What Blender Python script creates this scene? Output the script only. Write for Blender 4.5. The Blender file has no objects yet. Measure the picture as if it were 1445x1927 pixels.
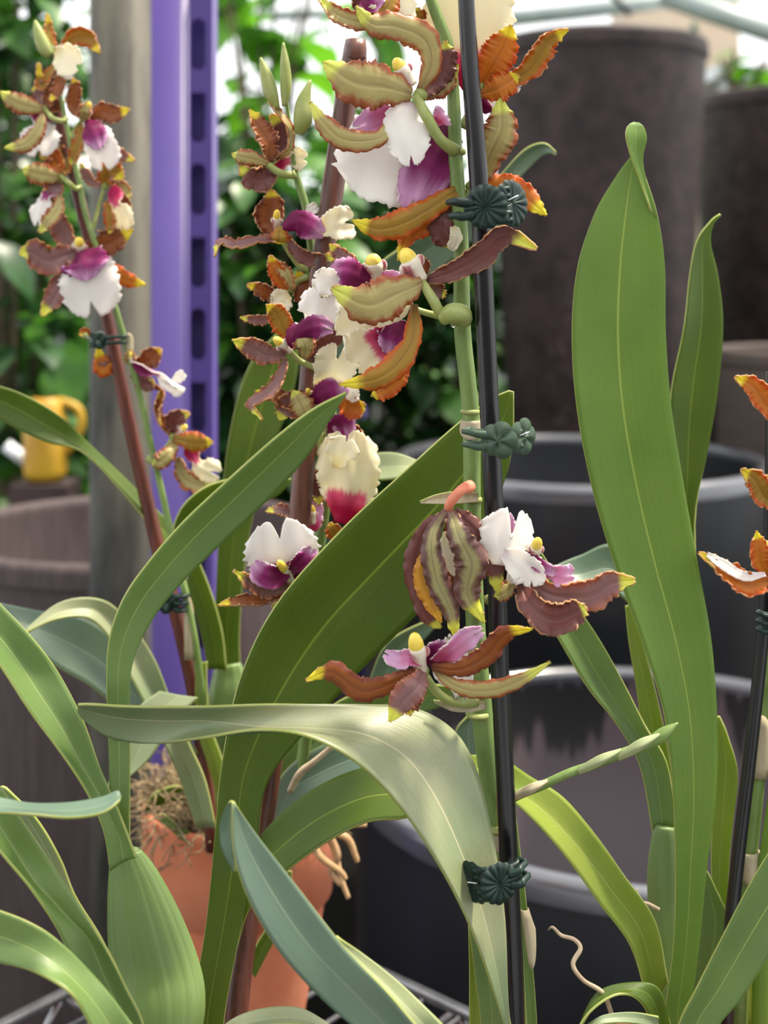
import bpy, math, random
from mathutils import Vector, noise
C = bpy.context.scene.collection
PI = math.pi
random.seed(7)
# ---------------------------------------------------------------- camera, world, sun, exposure
F, CX, HY, CZ = 2408.0, 722.5, 520.0, 1.15          # focal length in px, optical centre, horizon row, eye height (m)
cam = bpy.data.cameras.new('camera'); camo = bpy.data.objects.new('camera', cam); C.objects.link(camo)
camo.location = (0, 0, CZ); camo.rotation_euler = (PI/2, 0, 0)
cam.sensor_fit = 'HORIZONTAL'; cam.sensor_width = 36; cam.lens = 36*F/1445
cam.shift_y = -(963.5-HY)/1445
cam.clip_start = .02; cam.clip_end = 100
cam.dof.use_dof = True; cam.dof.focus_distance = .455; cam.dof.aperture_fstop = 13
bpy.context.scene.camera = camo
w = bpy.data.worlds.new('greenhouse_daylight'); bpy.context.scene.world = w; w.use_nodes = True
bg = w.node_tree.nodes['Background']; bg.inputs[0].default_value = (.97, .985, 1.0, 1); bg.inputs[1].default_value = 1.15
sl = bpy.data.lights.new('sun', 'SUN'); so = bpy.data.objects.new('sun', sl); C.objects.link(so)
sl.energy = 5.2; sl.angle = math.radians(7); sl.color = (1, .90, .74)
so.rotation_euler = Vector((.40, .12, .85)).to_track_quat('Z', 'Y').to_euler()
vs = bpy.context.scene.view_settings
vs.view_transform = 'Standard'; vs.look = 'None'; vs.exposure = 0.72; vs.gamma = 1

# ---------------------------------------------------------------- helpers
def P(x, y, d): return Vector(((x-CX)*d/F, d, CZ-(y-HY)*d/F))
def hexc(h):
    h = h.lstrip('#'); c = [int(h[i:i+2], 16)/255 for i in (0, 2, 4)]
    return tuple((v/12.92 if v < .04045 else ((v+.055)/1.055)**2.4) for v in c)+(1,)
def cr(pts, t):
    n = len(pts)-1; x = min(max(t, 0), 1)*n; i = min(int(x), n-1); f = x-i
    p1, p2 = pts[i], pts[i+1]
    p0 = pts[i-1] if i > 0 else tuple(2*a-b for a, b in zip(p1, p2))
    p3 = pts[i+2] if i+2 <= n else tuple(2*a-b for a, b in zip(p2, p1))
    return tuple(.5*(2*b+(c-a)*f+(2*a-5*b+4*c-d)*f*f+(3*b-a-3*c+d)*f**3) for a, b, c, d in zip(p0, p1, p2, p3))
def lerpk(keys, t):
    for (a, va), (b, vb) in zip(keys, keys[1:]):
        if t <= b:
            f = (t-a)/(b-a); f = f*f*(3-2*f); return va+(vb-va)*f
    return keys[-1][1]

class N:                                            # tiny node-graph writer
    def __init__(s, name):
        s.m = bpy.data.materials.new(name); s.m.use_nodes = True; s.t = s.m.node_tree; s.t.nodes.clear()
        s.out = s.t.nodes.new('ShaderNodeOutputMaterial')
    def n(s, typ, ins=None, **kw):
        nd = s.t.nodes.new('ShaderNode'+typ)
        for k, v in kw.items(): setattr(nd, k, v)
        for k, v in (ins or {}).items():
            if hasattr(v, 'is_output'): s.t.links.new(v, nd.inputs[k])
            else: nd.inputs[k].default_value = v
        return nd
    def math(s, op, a, b=0.0, c=0.0): return s.n('Math', {0: a, 1: b, 2: c}, operation=op).outputs[0]
    def mix(s, f, a, b):
        nd = s.n('Mix', {0: f, 6: a, 7: b}, data_type='RGBA'); return nd.outputs[2]
    def rng(s, v, a, b, c=0.0, d=1.0):
        return s.n('MapRange', {0: v, 1: a, 2: b, 3: c, 4: d}, interpolation_type='SMOOTHSTEP').outputs[0]
    def uv(s):
        t = s.n('TexCoord'); sp = s.n('SeparateXYZ', {0: t.outputs['UV']}); return t, sp.outputs[0], sp.outputs[1]
    def noise(s, vec, scale, detail=3.0, rough=.5):
        i = {'Scale': scale, 'Detail': detail, 'Roughness': rough}
        if vec is not None: i['Vector'] = vec
        return s.n('TexNoise', i).outputs[0]
    def scaled(s, vec, sc):
        return s.n('Mapping', {'Vector': vec, 'Scale': sc}).outputs[0]
    def finish(s, col, rough=.5, trans=0.0, tcol=None, bump=None, bstr=.2, bdist=.001, metal=0.0, spec=.5, coat=0.0, sss=0.0):
        b = s.n('BsdfPrincipled', {'Base Color': col, 'Roughness': rough, 'Metallic': metal, 'Specular IOR Level': spec, 'Coat Weight': coat, 'Coat Roughness': .3})
        if sss: b.inputs['Subsurface Weight'].default_value = sss; b.inputs['Subsurface Scale'].default_value = .003
        if bump is not None:
            bn = s.n('Bump', {'Height': bump, 'Strength': bstr, 'Distance': bdist}); s.t.links.new(bn.outputs[0], b.inputs['Normal'])
        o = b.outputs[0]
        if trans:
            tr = s.n('BsdfTranslucent', {'Color': tcol if tcol is not None else col})
            o = s.n('MixShader', {0: trans, 1: o, 2: tr.outputs[0]}).outputs[0]
        s.t.links.new(o, s.out.inputs[0]); return s.m

def mat_leaf(name, c1, c2, rib, trans=.35, rough=.42, gloss=.5, tc='#9fc42a'):
    n = N(name); tx, u, v = n.uv(); UV = tx.outputs['UV']
    st = n.noise(n.scaled(UV, (60, 1.2, 1)), 1.0, 4)
    st2 = n.noise(n.scaled(UV, (130, 6, 1)), 1.0, 2)
    fine = n.noise(tx.outputs['Object'], 900.0, 2)
    big = n.noise(tx.outputs['Object'], 22.0, 2)
    col = n.mix(n.rng(big, .35, .65), hexc(c1), hexc(c2))
    col = n.mix(n.math('MULTIPLY', n.rng(st, .35, .7), .10), col, hexc(rib))
    col = n.mix(n.math('MULTIPLY', n.rng(fine, .45, .75), .25), col, hexc(c1))
    e = n.math('ABSOLUTE', n.math('SUBTRACT', u, .5))
    col = n.mix(n.rng(e, .016, .005, 0, .75), col, hexc(rib))
    vo = n.n('TexVoronoi', {'Vector': n.scaled(UV, (34, 60, 1)), 'Scale': 1.0, 'Randomness': 1.0})
    sel = n.rng(vo.outputs['Distance'], .10, .05)
    pick = n.rng(n.n('SeparateColor', {0: vo.outputs['Color']}).outputs[0], .84, .87)
    col = n.mix(n.math('MULTIPLY', n.math('MULTIPLY', sel, pick), .75), col, hexc('#26321c'))
    h = n.math('ADD', st, n.math('MULTIPLY', st2, .35))
    h = n.math('ADD', h, n.rng(e, .03, .0, 0, -1.0))
    return n.finish(col, rough, trans, n.mix(.5, col, hexc(tc)), h, .22, .0006, spec=gloss, coat=.08)
def mat_petal(name, cen, edge, tip, base, trans=.34, tc=None, e0=.38, e1=.80):
    n = N(name); tx, u, v = n.uv(); UV = tx.outputs['UV']; O = tx.outputs['Object']
    ns = n.noise(O, 260.0, 4, .6); ns2 = n.noise(n.scaled(UV, (14, 2.0, 1)), 1.0, 3)
    e = n.math('ABSOLUTE', n.math('SUBTRACT', n.math('MULTIPLY', u, 2.0), 1.0))
    e = n.math('ADD', e, n.math('MULTIPLY', n.math('SUBTRACT', ns, .5), .9))
    col = n.mix(n.rng(e, e0, e1), hexc(cen), hexc(edge))
    col = n.mix(n.math('MULTIPLY', n.rng(ns2, .4, .75), .35), col, hexc(base))
    mid = n.math('ABSOLUTE', n.math('SUBTRACT', u, .5))
    col = n.mix(n.rng(mid, .05, .01, 0, .35), col, hexc(base))
    vv = n.math('ADD', v, n.math('MULTIPLY', n.math('SUBTRACT', ns, .5), .12))
    col = n.mix(n.rng(v, .14, .0, 0, .7), col, hexc(base))
    col = n.mix(n.rng(vv, .80, .89), col, hexc(tip))
    return n.finish(col, .42, trans, tc and n.mix(.5, col, hexc(tc)) or col, n.math('ADD', ns2, n.math('MULTIPLY', ns, .4)), .3, .0004, spec=.45, coat=.1)
def mat_lip(name, base, midc, fan, a, b, trans=.42):
    n = N(name); tx, u, v = n.uv(); UV = tx.outputs['UV']; O = tx.outputs['Object']
    ns = n.noise(n.scaled(UV, (26, 2.5, 1)), 1.0, 4, .6); bl = n.noise(O, 120.0, 3)
    e = n.math('ABSOLUTE', n.math('SUBTRACT', n.math('MULTIPLY', u, 2.0), 1.0))
    vv = n.math('ADD', v, n.math('MULTIPLY', n.math('SUBTRACT', ns, .5), .22))
    vv = n.math('ADD', vv, n.math('MULTIPLY', n.rng(e, .55, 1.0), .18))
    col = n.mix(n.rng(vv, a-.22, a), hexc(base), hexc(midc))
    col = n.mix(n.rng(vv, a, b), col, hexc(fan))
    col = n.mix(n.rng(bl, .5, .8, 0, .12), col, hexc('#d9c6b8'))
    return n.finish(col, .5, trans, col, ns, .3, .0006, spec=.3)
def mat_plain(name, c, c2=None, rough=.5, sc=60.0, trans=0, metal=0, bstr=.15, bd=.001, spec=.5, stretch=None, coat=0, sss=0):
    n = N(name); tx = n.n('TexCoord'); v = tx.outputs['Object']
    if stretch: v = n.scaled(v, stretch)
    ns = n.noise(v, sc, 5, .6)
    col = n.mix(n.rng(ns, .3, .7), hexc(c), hexc(c2 or c))
    return n.finish(col, rough, trans, col, ns, bstr, bd, metal, spec, coat, sss)

M = {}
M['leaf_upper'] = mat_leaf('leaf_upper', '#607c42', '#6e8a4a', '#aabd68', .32, .40, .6, '#a8b838')
M['leaf_under'] = mat_leaf('leaf_under', '#668a38', '#759640', '#b2c860', .44, .42, .5, '#a8b42c')
M['leaf_deep'] = mat_leaf('leaf_deep', '#4c641c', '#5a7220', '#9cb044', .40, .42, .5, '#a4b414')
M['leaf_skysheen'] = mat_leaf('leaf_skysheen', '#4e6654', '#5c745c', '#8a9c7c', .14, .36, .9, '#84965a')  # greyer, bluer copy of the leaf green: sky sheen put into the colour
M['leaf_sunsheen'] = mat_leaf('leaf_sunsheen', '#74885e', '#969a72', '#c8c098', .2, .43, .9, '#a0b058')  # paler, warmer copy of the leaf green: sun sheen put into the colour
M['leaf_backlit'] = mat_leaf('leaf_backlit', '#8a9c3c', '#a0ae4c', '#cfd480', .45, .45, .35)  # yellower copy of the leaf green: transmitted sun glow put into the colour
M['leaf_pale'] = mat_leaf('leaf_pale', '#b6bf90', '#a3b080', '#e0dfb8', .3, .5, .4)
M['leaf_rim'] = mat_plain('leaf_rim', '#b9c46a', '#c9cc84', .4, 80, .5)
M['olive'] = mat_petal('petal_olive', '#bcb06e', '#ac5a34', '#dde268', '#94704a')
M['orange'] = mat_petal('petal_orange_backlit', '#bb9230', '#d8661c', '#f4e644', '#80622a', .5)  # orange face colour carries the light glowing through the petal
M['flame'] = mat_petal('petal_flame_backlit', '#e88c26', '#e4641a', '#f6e83c', '#b8702c', .5)  # brighter orange, with light through the petal put into the colour
M['mauve'] = mat_petal('petal_mauve', '#8a6462', '#9a5a44', '#e2e455', '#73504c', .25, '#a04a2a')
M['rust'] = mat_petal('petal_rust', '#a05a22', '#84402a', '#f0e038', '#6f4034', .38)
M['brown'] = mat_petal('petal_brown', '#73403a', '#6a3830', '#d8dc50', '#5c3a34', .25, '#a04a2a')
M['dried'] = mat_petal('petal_dried', '#98935c', '#5f3c36', '#d9da4a', '#6a3f3a', .15, None, .12, .55)
M['gold'] = mat_petal('petal_gold', '#d8a030', '#c88a2a', '#e8b83c', '#c8953a', .35)
M['petal_rim'] = mat_plain('petal_rim', '#d9a06a', '#e8c090', .5, 200, .5)
M['lip_white'] = mat_lip('lip_white', '#7d1450', '#b04a86', '#f4efea', .44, .52)
M['lip_cream'] = mat_lip('lip_cream', '#b01450', '#d85a80', '#f2e8c8', .42, .56)
M['lip_all_white'] = mat_lip('lip_all_white', '#d8b8c8', '#f0e6e6', '#f5f1ea', .1, .16)
M['lip_all_cream'] = mat_lip('lip_all_cream', '#eadba0', '#efe6be', '#f3ecd2', .2, .4)
M['lip_magenta'] = mat_lip('lip_magenta', '#7d1450', '#982a72', '#d8a4cc', .64, .94)
M['lip_pink'] = mat_lip('lip_pink', '#c0507a', '#d888b0', '#e2b6d8', .4, .8)
M['lip_rim'] = mat_plain('lip_rim', '#f6efe6', None, .5, 100, .4)
M['column_white'] = mat_petal('column_white', '#e8dcc8', '#a84860', '#e8dcc8', '#d8c8a8', .1)
M['column_cap'] = mat_plain('column_cap', '#e8c63a', '#f2dc6a', .4, 300, sss=.2)
M['stem'] = mat_plain('stem_green', '#647c3c', '#7c9450', .42, 160, .08, stretch=(1, 1, .35))
M['stem_pale'] = mat_plain('stem_pale', '#98a060', '#8a9448', .45, 150, .1)
M['bract'] = mat_plain('bract_papery', '#a89a7c', '#cfc4a4', .6, 160, .25, stretch=(1, 1, .2))
M['bulb'] = mat_leaf('pseudobulb_green', '#667f48', '#78904e', '#98a868', .05, .4, .5)
M['orange_stalk'] = mat_plain('stalk_coral', '#d8765a', '#e29070', .5, 100, .1)
M['black_stake'] = mat_plain('stake_black', '#09090c', '#111015', .30, 40, bstr=.1, stretch=(1, 1, .05), spec=.6)
M['bamboo'] = mat_plain('bamboo_brown', '#3c211b', '#6a3e30', .34, 55, bstr=.25, stretch=(4, 4, .15), spec=.5)
M['bamboo_red'] = mat_plain('bamboo_red', '#482016', '#643020', .42, 55, bstr=.2, stretch=(4, 4, .15))
M['clip_dark'] = mat_plain('clip_plastic', '#10231e', '#172f28', .42, 90, bstr=.1, spec=.35)
M['clip_olive'] = mat_plain('clip_plastic_olive', '#304433', '#3a4f3c', .45, 90, bstr=.1, spec=.4)
M['steel'] = mat_plain('spring_steel', '#c8ccd0', None, .25, 50, metal=1)
M['terracotta'] = mat_plain('terracotta', '#c06e4e', '#cc8262', .8, 25, bstr=.15, spec=.2)
M['moss'] = mat_plain('root_fibre', '#94805e', '#6a563c', .8, 90)
M['root'] = mat_plain('aerial_root', '#a08a70', '#c8b498', .6, 120)
M['root_tan'] = mat_plain('root_tan', '#a8845c', '#c8a67c', .7, 120)
M['wire'] = mat_plain('wire_chrome', '#a9a9ac', '#8c8c90', .28, 60, metal=.85)
M['purple'] = mat_plain('purple_enamel', '#4a387c', '#453476', .42, 12, bstr=.02, spec=.4)
M['grey_post'] = mat_plain('weathered_galvanised', '#171816', '#524f44', .65, 34, bstr=.1, stretch=(1, 1, .22), metal=.2)
M['planter_mauve'] = mat_plain('planter_mauve', '#443a3a', '#544848', .7, 160, bstr=.5, bd=.002, stretch=(1, 1, .08), spec=.3)
M['rim_sheen'] = mat_plain('rim_sheen', '#3a3b42', '#4a4b52', .22, 8, bstr=.02, spec=1.0, coat=1.0)  # lighter than the black body: glossy sky reflection put into the base colour
M['planter_black'] = mat_plain('planter_black', '#141519', '#1e2024', .36, 8, bstr=.05, spec=.6)
M['planter_brown'] = mat_plain('planter_brown', '#2c2222', '#463836', .6, 7, bstr=.15, spec=.35)
M['planter_taupe'] = mat_plain('planter_taupe', '#40352f', '#4c4039', .7, 120, bstr=.4, stretch=(.1, .1, 1))
M['planter_rust'] = mat_plain('planter_rust', '#1f1616', '#3c2e2c', .6, 26, bstr=.3, bd=.003, spec=.4)
n = N('planter_stained'); tx = n.n('TexCoord'); sp = n.n('SeparateXYZ', {0: tx.outputs['Object']})
q = n.noise(n.scaled(tx.outputs['Object'], (28, 28, .6)), 1.0, 3, .6); zt_ = n.math('ADD', sp.outputs[2], n.math('MULTIPLY', n.math('SUBTRACT', q, .5), .30))
col = n.mix(n.rng(zt_, .705, .722), hexc('#51454a'), hexc('#0c0b0d'))
M['planter_stained'] = n.finish(col, .5, bump=q, bstr=.05)
n = N('planter_rust_speckled'); tx = n.n('TexCoord'); o1 = n.noise(tx.outputs['Object'], 26.0, 5, .6); o2 = n.noise(tx.outputs['Object'], 75.0, 4, .7); o3 = n.noise(n.scaled(tx.outputs['Object'], (9, 9, 2)), 1.0, 3)
col = n.mix(n.rng(o1, .3, .7), hexc('#1f1516'), hexc('#3c2d2b'))
col = n.mix(n.math('MULTIPLY', n.math('MULTIPLY', n.rng(o2, .52, .72), n.rng(o3, .45, .62)), .6), col, hexc('#6e625c'))
M['planter_rust'] = n.finish(col, .6, bump=o2, bstr=.3, bdist=.002, spec=.35)
M['soil'] = mat_plain('bark_soil', '#3a2c20', '#5a4630', .9, 40, bstr=.8, bd=.004)
M['concrete_shaded'] = mat_plain('floor_concrete_shaded', '#0e0d0c', '#161513', .95, 3, spec=.05)  # near-black concrete: shade below the shelf is put into its colour
M['beige'] = mat_plain('wall_beige', '#c9b49c', '#cdb9a2', .8, 2)
M['pipe'] = mat_plain('pipe_grey', '#8f9a98', '#a4aeaa', .5, 6)
M['sign_green'] = mat_plain('sign_green', '#2f7a68', None, .5, 5)
M['yellow'] = mat_plain('yellow_plastic', '#a87c14', '#c09a28', .5, 15)
M['white'] = mat_plain('white_plastic', '#d8dce0', '#e4e6e8', .5, 15)
M['bush'] = mat_plain('bush_leaf', '#2f5a20', '#4f8426', .38, 9, .35, spec=.55)
M['bush_dark'] = mat_plain('bush_leaf_dark', '#1c3a20', '#335a2a', .35, 9, .25, spec=.6)
M['bush_bright'] = mat_plain('bush_leaf_bright', '#4f8f1c', '#7ab82c', .4, 6, .5, spec=.4)
M['bark'] = mat_plain('bush_stem', '#4a4030', '#5f523c', .8, 30)
g = N('sap_clear'); gg = g.n('BsdfPrincipled', {'Base Color': (1, 1, 1, 1), 'Roughness': .02, 'Transmission Weight': 1.0, 'IOR': 1.33}); g.t.links.new(gg.outputs[0], g.out.inputs[0]); M['sap'] = g.m

def add(name, verts, faces, uvs=None, mats=(), parent=None, smooth=True, midx=None):
    me = bpy.data.meshes.new(name); me.from_pydata([tuple(v) for v in verts], [], faces)
    if smooth: me.polygons.foreach_set('use_smooth', [True]*len(faces))
    if uvs:
        ul = me.uv_layers.new(name='UVMap')
        ul.data.foreach_set('uv', [c for l in me.loops for c in uvs[l.vertex_index]])
    for m in mats: me.materials.append(M[m])
    if midx: me.polygons.foreach_set('material_index', midx)
    me.update()
    o = bpy.data.objects.new(name, me); C.objects.link(o)
    if parent is not None:
        o.parent = parent; root = parent
        base = Vector((0, 0, 0)); q = parent
        while q: base += q.location; q = q.parent
        me.transform(__import__('mathutils').Matrix.Translation(-base))
    return o
def thing(name, label, cat, loc=(0, 0, 0), group=None):
    o = bpy.data.objects.new(name, None); o.empty_display_size = .02; C.objects.link(o); o.location = loc
    return tag(o, label, cat, group)
def tag(o, label, cat, group=None, kind=None):
    o['label'] = label; o['category'] = cat
    if group: o['group'] = group
    if kind: o['kind'] = kind
    return o
class B:                                            # gathers shapes into ONE mesh
    def __init__(s): s.v = []; s.f = []; s.u = []; s.m = []
    def grid(s, rows, uv=None, closed=False, mi=0, flip=False):
        o = len(s.v); nu = len(rows[0])
        for j, r in enumerate(rows):
            for i, p in enumerate(r):
                s.v.append(Vector(p)); s.u.append(uv[j][i] if uv else (i/max(nu-1, 1), j/max(len(rows)-1, 1)))
        for j in range(len(rows)-1):
            for i in range(nu if closed else nu-1):
                a = o+j*nu+i; b = o+j*nu+(i+1) % nu; q = (a, b, b+nu, a+nu)
                s.f.append(q[::-1] if flip else q); s.m.append(mi)
    def tube(s, pts, rad, seg=12, mi=0, n=None, flat=1.0, ribs=0, ribamp=0.0, caps=True):
        pts = [Vector(p) for p in pts]; rr = rad if isinstance(rad, (list, tuple)) else [rad]*len(pts)
        if n:
            q = [tuple(p)+(r,) for p, r in zip(pts, rr)]; q = [cr(q, k/n) for k in range(n+1)]
            pts = [Vector(a[:3]) for a in q]; rr = [max(a[3], 1e-5) for a in q]
        rows = []; X = None
        for k, p in enumerate(pts):
            T = (pts[min(k+1, len(pts)-1)]-pts[max(k-1, 0)])
            T = T.normalized() if T.length > 1e-9 else Vector((0, 0, 1))
            if X is None: X = T.cross(Vector((0, 1, 0)) if abs(T.y) < .9 else Vector((1, 0, 0))).normalized()
            X = (X-T*X.dot(T)).normalized(); Y = T.cross(X)
            rows.append([p+(X*math.cos(a)+Y*math.sin(a)*flat)*rr[k]*(1+ribamp*math.cos(ribs*a)) for a in [2*PI*i/seg for i in range(seg)]])
        o = len(s.v); s.grid(rows, closed=True, mi=mi)
        if caps:
            s.f.append(tuple(o+i for i in range(seg))[::-1]); s.m.append(mi)
            e = o+(len(rows)-1)*seg; s.f.append(tuple(e+i for i in range(seg))); s.m.append(mi)
    def ball(s, c, r, mi=0, sc=(1, 1, 1), seg=12):
        c = Vector(c)
        s.grid([[c+Vector((math.sin(b)*math.cos(a)*sc[0], math.sin(b)*math.sin(a)*sc[1], math.cos(b)*sc[2]))*r for a in [2*PI*i/seg for i in range(seg)]]
                for b in [PI*(.02+.96*k/8) for k in range(9)]], closed=True, mi=mi, flip=True)
    def lathe(s, prof, c=(0, 0, 0), seg=48, mi=0):
        s.grid([[Vector(c)+Vector((r*math.cos(a), r*math.sin(a), z)) for a in [2*PI*i/seg for i in range(seg)]] for r, z in prof], closed=True, mi=mi)
    def box(s, c, h, ax=None, mi=0):
        c = Vector(c); ax = ax or (Vector((1, 0, 0)), Vector((0, 1, 0)), Vector((0, 0, 1))); o = len(s.v)
        for k in (-1, 1):
            for j in (-1, 1):
                for i in (-1, 1): s.v.append(c+ax[0]*h[0]*i+ax[1]*h[1]*j+ax[2]*h[2]*k); s.u.append((0, 0))
        for q in ((0, 2, 3, 1), (4, 5, 7, 6), (0, 1, 5, 4), (2, 6, 7, 3), (0, 4, 6, 2), (1, 3, 7, 5)): s.f.append(tuple(o+t for t in q)); s.m.append(mi)
    def build(s, name, mats, parent=None, smooth=True):
        return add(name, s.v, s.f, s.u, mats if isinstance(mats, (list, tuple)) else (mats,), parent, smooth, s.m)
def solid(o, t):
    m = o.modifiers.new('thickness', 'SOLIDIFY'); m.thickness = t; m.offset = -1
    if len(o.data.materials) > 1: m.material_offset = 1
    if len(o.data.materials) > 2: m.material_offset_rim = 2
    m.use_even_offset = False
    return o

def leaf(parent, rows, d, mat='leaf_upper', back='leaf_under', fold=.12, extra=(), nv=44, nu=12, name='leaf', wob=.0, thick=.0009):
    """rows: (lx, ly, rx, ry, dl, dr): both edges in px with depth offsets in mm about depth d (cm)"""
    b = B()
    for R in [rows]+list(extra):
        q = [cr(R, j/nv) for j in range(nv+1)]; g = []
        for j, (lx, ly, rx, ry, dl, dr) in enumerate(q):
            L = P(lx, ly, d/100+dl/1000); Rr = P(rx, ry, d/100+dr/1000); g.append((L, Rr))
        G = []; sgn = 0
        for j, (L, Rr) in enumerate(g):
            a, c = g[max(j-1, 0)], g[min(j+1, nv)]
            T = (c[0]+c[1]-a[0]-a[1]); T = T.normalized() if T.length > 1e-9 else Vector((0, 0, 1))
            W = Rr-L; nn = W.cross(T); nn = nn.normalized() if nn.length > 1e-9 else Vector((0, -1, 0))
            sgn += -nn.y*W.length; G.append((L, W, nn))
        fl = sgn < 0; out = []
        for j, (L, W, nn) in enumerate(G):
            k = -1 if fl else 1; wl = min(W.length, .06)
            out.append([L+W*(i/nu)-nn*k*wl*fold*(1-abs(2*i/nu-1)**1.35)+nn*wl*wob*math.sin(j*.55+3*abs(i/nu-.5))*abs(2*i/nu-1)**2 for i in range(nu+1)])
        b.grid(out, flip=fl)
    o = b.build(name, (mat, back, 'leaf_rim'), parent); return solid(o, thick)

BACK = {'olive': 'mauve', 'orange': 'mauve', 'flame': 'mauve', 'mauve': 'orange', 'rust': 'mauve', 'brown': 'rust', 'dried': 'brown', 'gold': 'gold'}
def petal(parent, style, w, pts, d, tw=(0, 0), cup=.25, ruf=.16, seed=0, name='petal'):
    rnd = random.Random(seed*13+int(w*7)+int(pts[0][0]*3)+int(pts[-1][1]))
    nu, nv = 16, 64; ctr = [P(x, y, d/100+dd/1000) for x, y, dd in pts]; wm = w*d/100/F/2
    D = Vector((0, 1, 0)); rows = []; ph = [rnd.uniform(0, 6) for _ in range(5)]
    cs = [Vector(cr([tuple(c) for c in ctr], j/nv)) for j in range(nv+1)]
    W0p = None
    for j in range(nv+1):
        v = j/nv; T = (cs[min(j+1, nv)]-cs[max(j-1, 0)]).normalized()
        W0 = T.cross(D); W0 = W0.normalized() if W0.length > .15 else (W0p or Vector((1, 0, 0)))
        if W0p is not None: W0 = (W0*.6+W0p*.4).normalized()
        W0p = W0
        Nn = -(W0.cross(T)).normalized(); a = math.radians(tw[0]+(tw[1]-tw[0])*v)
        W = W0*math.cos(a)+Nn*math.sin(a); Nr = Nn*math.cos(a)-W0*math.sin(a)
        prof = lerpk([(0, .30), (.18, .68), (.48, 1.0), (.74, .86), (.86, .50), (.95, .26), (1, .03)], v)
        r = []
        for i in range(nu+1):
            s = 2*i/nu-1; sd = 0 if s < 0 else 1
            ser = 1+.035*math.sin(v*46+ph[sd])+.05*math.sin(v*88+ph[sd+2])+.04*math.sin(v*21+ph[4])+.03*math.sin(v*150+ph[sd])
            ww = wm*prof*(1+(ser-1)*abs(s)**3)
            rf = ruf*wm*(math.sin(v*27+ph[sd]+s)+.8*math.sin(v*58+ph[sd+2])+.5*math.sin(v*90+ph[sd]))*abs(s)**2.6*min(1, prof*1.3)+.05*wm*math.sin(v*9+ph[2])*(1-s*s)-.07*wm*math.exp(-(s/.10)**2)
            sr = math.sin(s*1.25)/math.sin(1.25)
            r.append(cs[j]+W*ww*sr+Nr*(cup*wm*prof*s*s+rf))
        rows.append(r)
    b = B(); b.grid(rows, flip=True)
    o = b.build(name, (style, BACK[style], 'petal_rim'), parent); return solid(o, .0007)
LP = {'lip': [(0, .28), (.12, .60), (.26, .62), (.42, .34), (.58, .74), (.80, 1.0), (.94, .98), (1, .86)],
      'fan': [(0, .22), (.2, .55), (.5, .92), (.8, 1.0), (.94, .97), (1, .84)],
      'lobe': [(0, .35), (.3, .85), (.6, 1), (.85, .84), (1, .5)]}
def lip(parent, style, w, pts, d, prof='lip', tw=(0, 0), cup=.2, ruf=.14, notch=.10, seed=1, name='lip'):
    rnd = random.Random(seed+int(w)+int(pts[0][1])); nu, nv = 26, 34
    ctr = [P(x, y, d/100+dd/1000) for x, y, dd in pts]; wm = w*d/100/F/2; D = Vector((0, 1, 0)); rows = []
    cs = [Vector(cr([tuple(c) for c in ctr], j/nv)) for j in range(nv+1)]; Ln = sum((cs[k+1]-cs[k]).length for k in range(nv))
    ph = [rnd.uniform(0, 6) for _ in range(6)]
    for j in range(nv+1):
        v = j/nv; T = (cs[min(j+1, nv)]-cs[max(j-1, 0)]).normalized(); W0 = T.cross(D).normalized(); Nn = -(W0.cross(T)).normalized()
        a = math.radians(tw[0]+(tw[1]-tw[0])*v); W = W0*math.cos(a)+Nn*math.sin(a); Nr = Nn*math.cos(a)-W0*math.sin(a)
        pw = lerpk(LP[prof], v); r = []
        for i in range(nu+1):
            s = 2*i/nu-1; A = abs(s)
            ed = 1+A**4*(.05*math.sin(v*58+ph[0 if s < 0 else 1])+.035*math.sin(v*97+ph[2]))
            tipw = v**2.5*(-.50*wm*pw*A**2.2-notch*1.6*Ln*v**3*math.exp(-(s/.16)**2)+notch*.4*Ln)+.010*Ln*v**6*(math.sin(s*26+ph[3])+math.sin(s*47+ph[4]))
            rf = ruf*wm*(A**3*math.sin(v*15+ph[0 if s < 0 else 1])*min(1, v*2+.4)+.35*v**4*math.sin(s*9+ph[5]))
            r.append(cs[j]+W*wm*pw*s*ed+T*tipw+Nr*(cup*wm*pw*s*s+rf+.05*wm*math.cos(s*8)*v))
        rows.append(r)
    b = B(); b.grid(rows, flip=True)
    o = b.build(name, (style, style, 'lip_rim'), parent); return solid(o, .0006)
def column(parent, a, c, r, d, dd=-3, white=True):
    p, q = P(a[0], a[1], d/100), P(c[0], c[1], d/100+dd/1000); k = d/100/F; ax = q-p; b = B()
    b.tube([p, p+ax*.25, p+ax*.5, p+ax*.68], [r*k*.75, r*k*.8, r*k*1.0, r*k*.85], 12, 0, n=8)
    b.tube([p+ax*.48, p+ax*.62, p+ax*.80, p+ax*.94, p+ax], [r*k*.62, r*k*.84, r*k*.80, r*k*.52, r*k*.12], 12, 1, n=10)
    side = ax.cross(Vector((0, 1, 0))).normalized()
    for s in (-1, 1): b.ball(p+ax*.5+side*s*r*k*.9, r*k*.5, 0, (1, .5, 1.2), 8)
    return b.build('column', ('column_white', 'column_cap'), parent)
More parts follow.
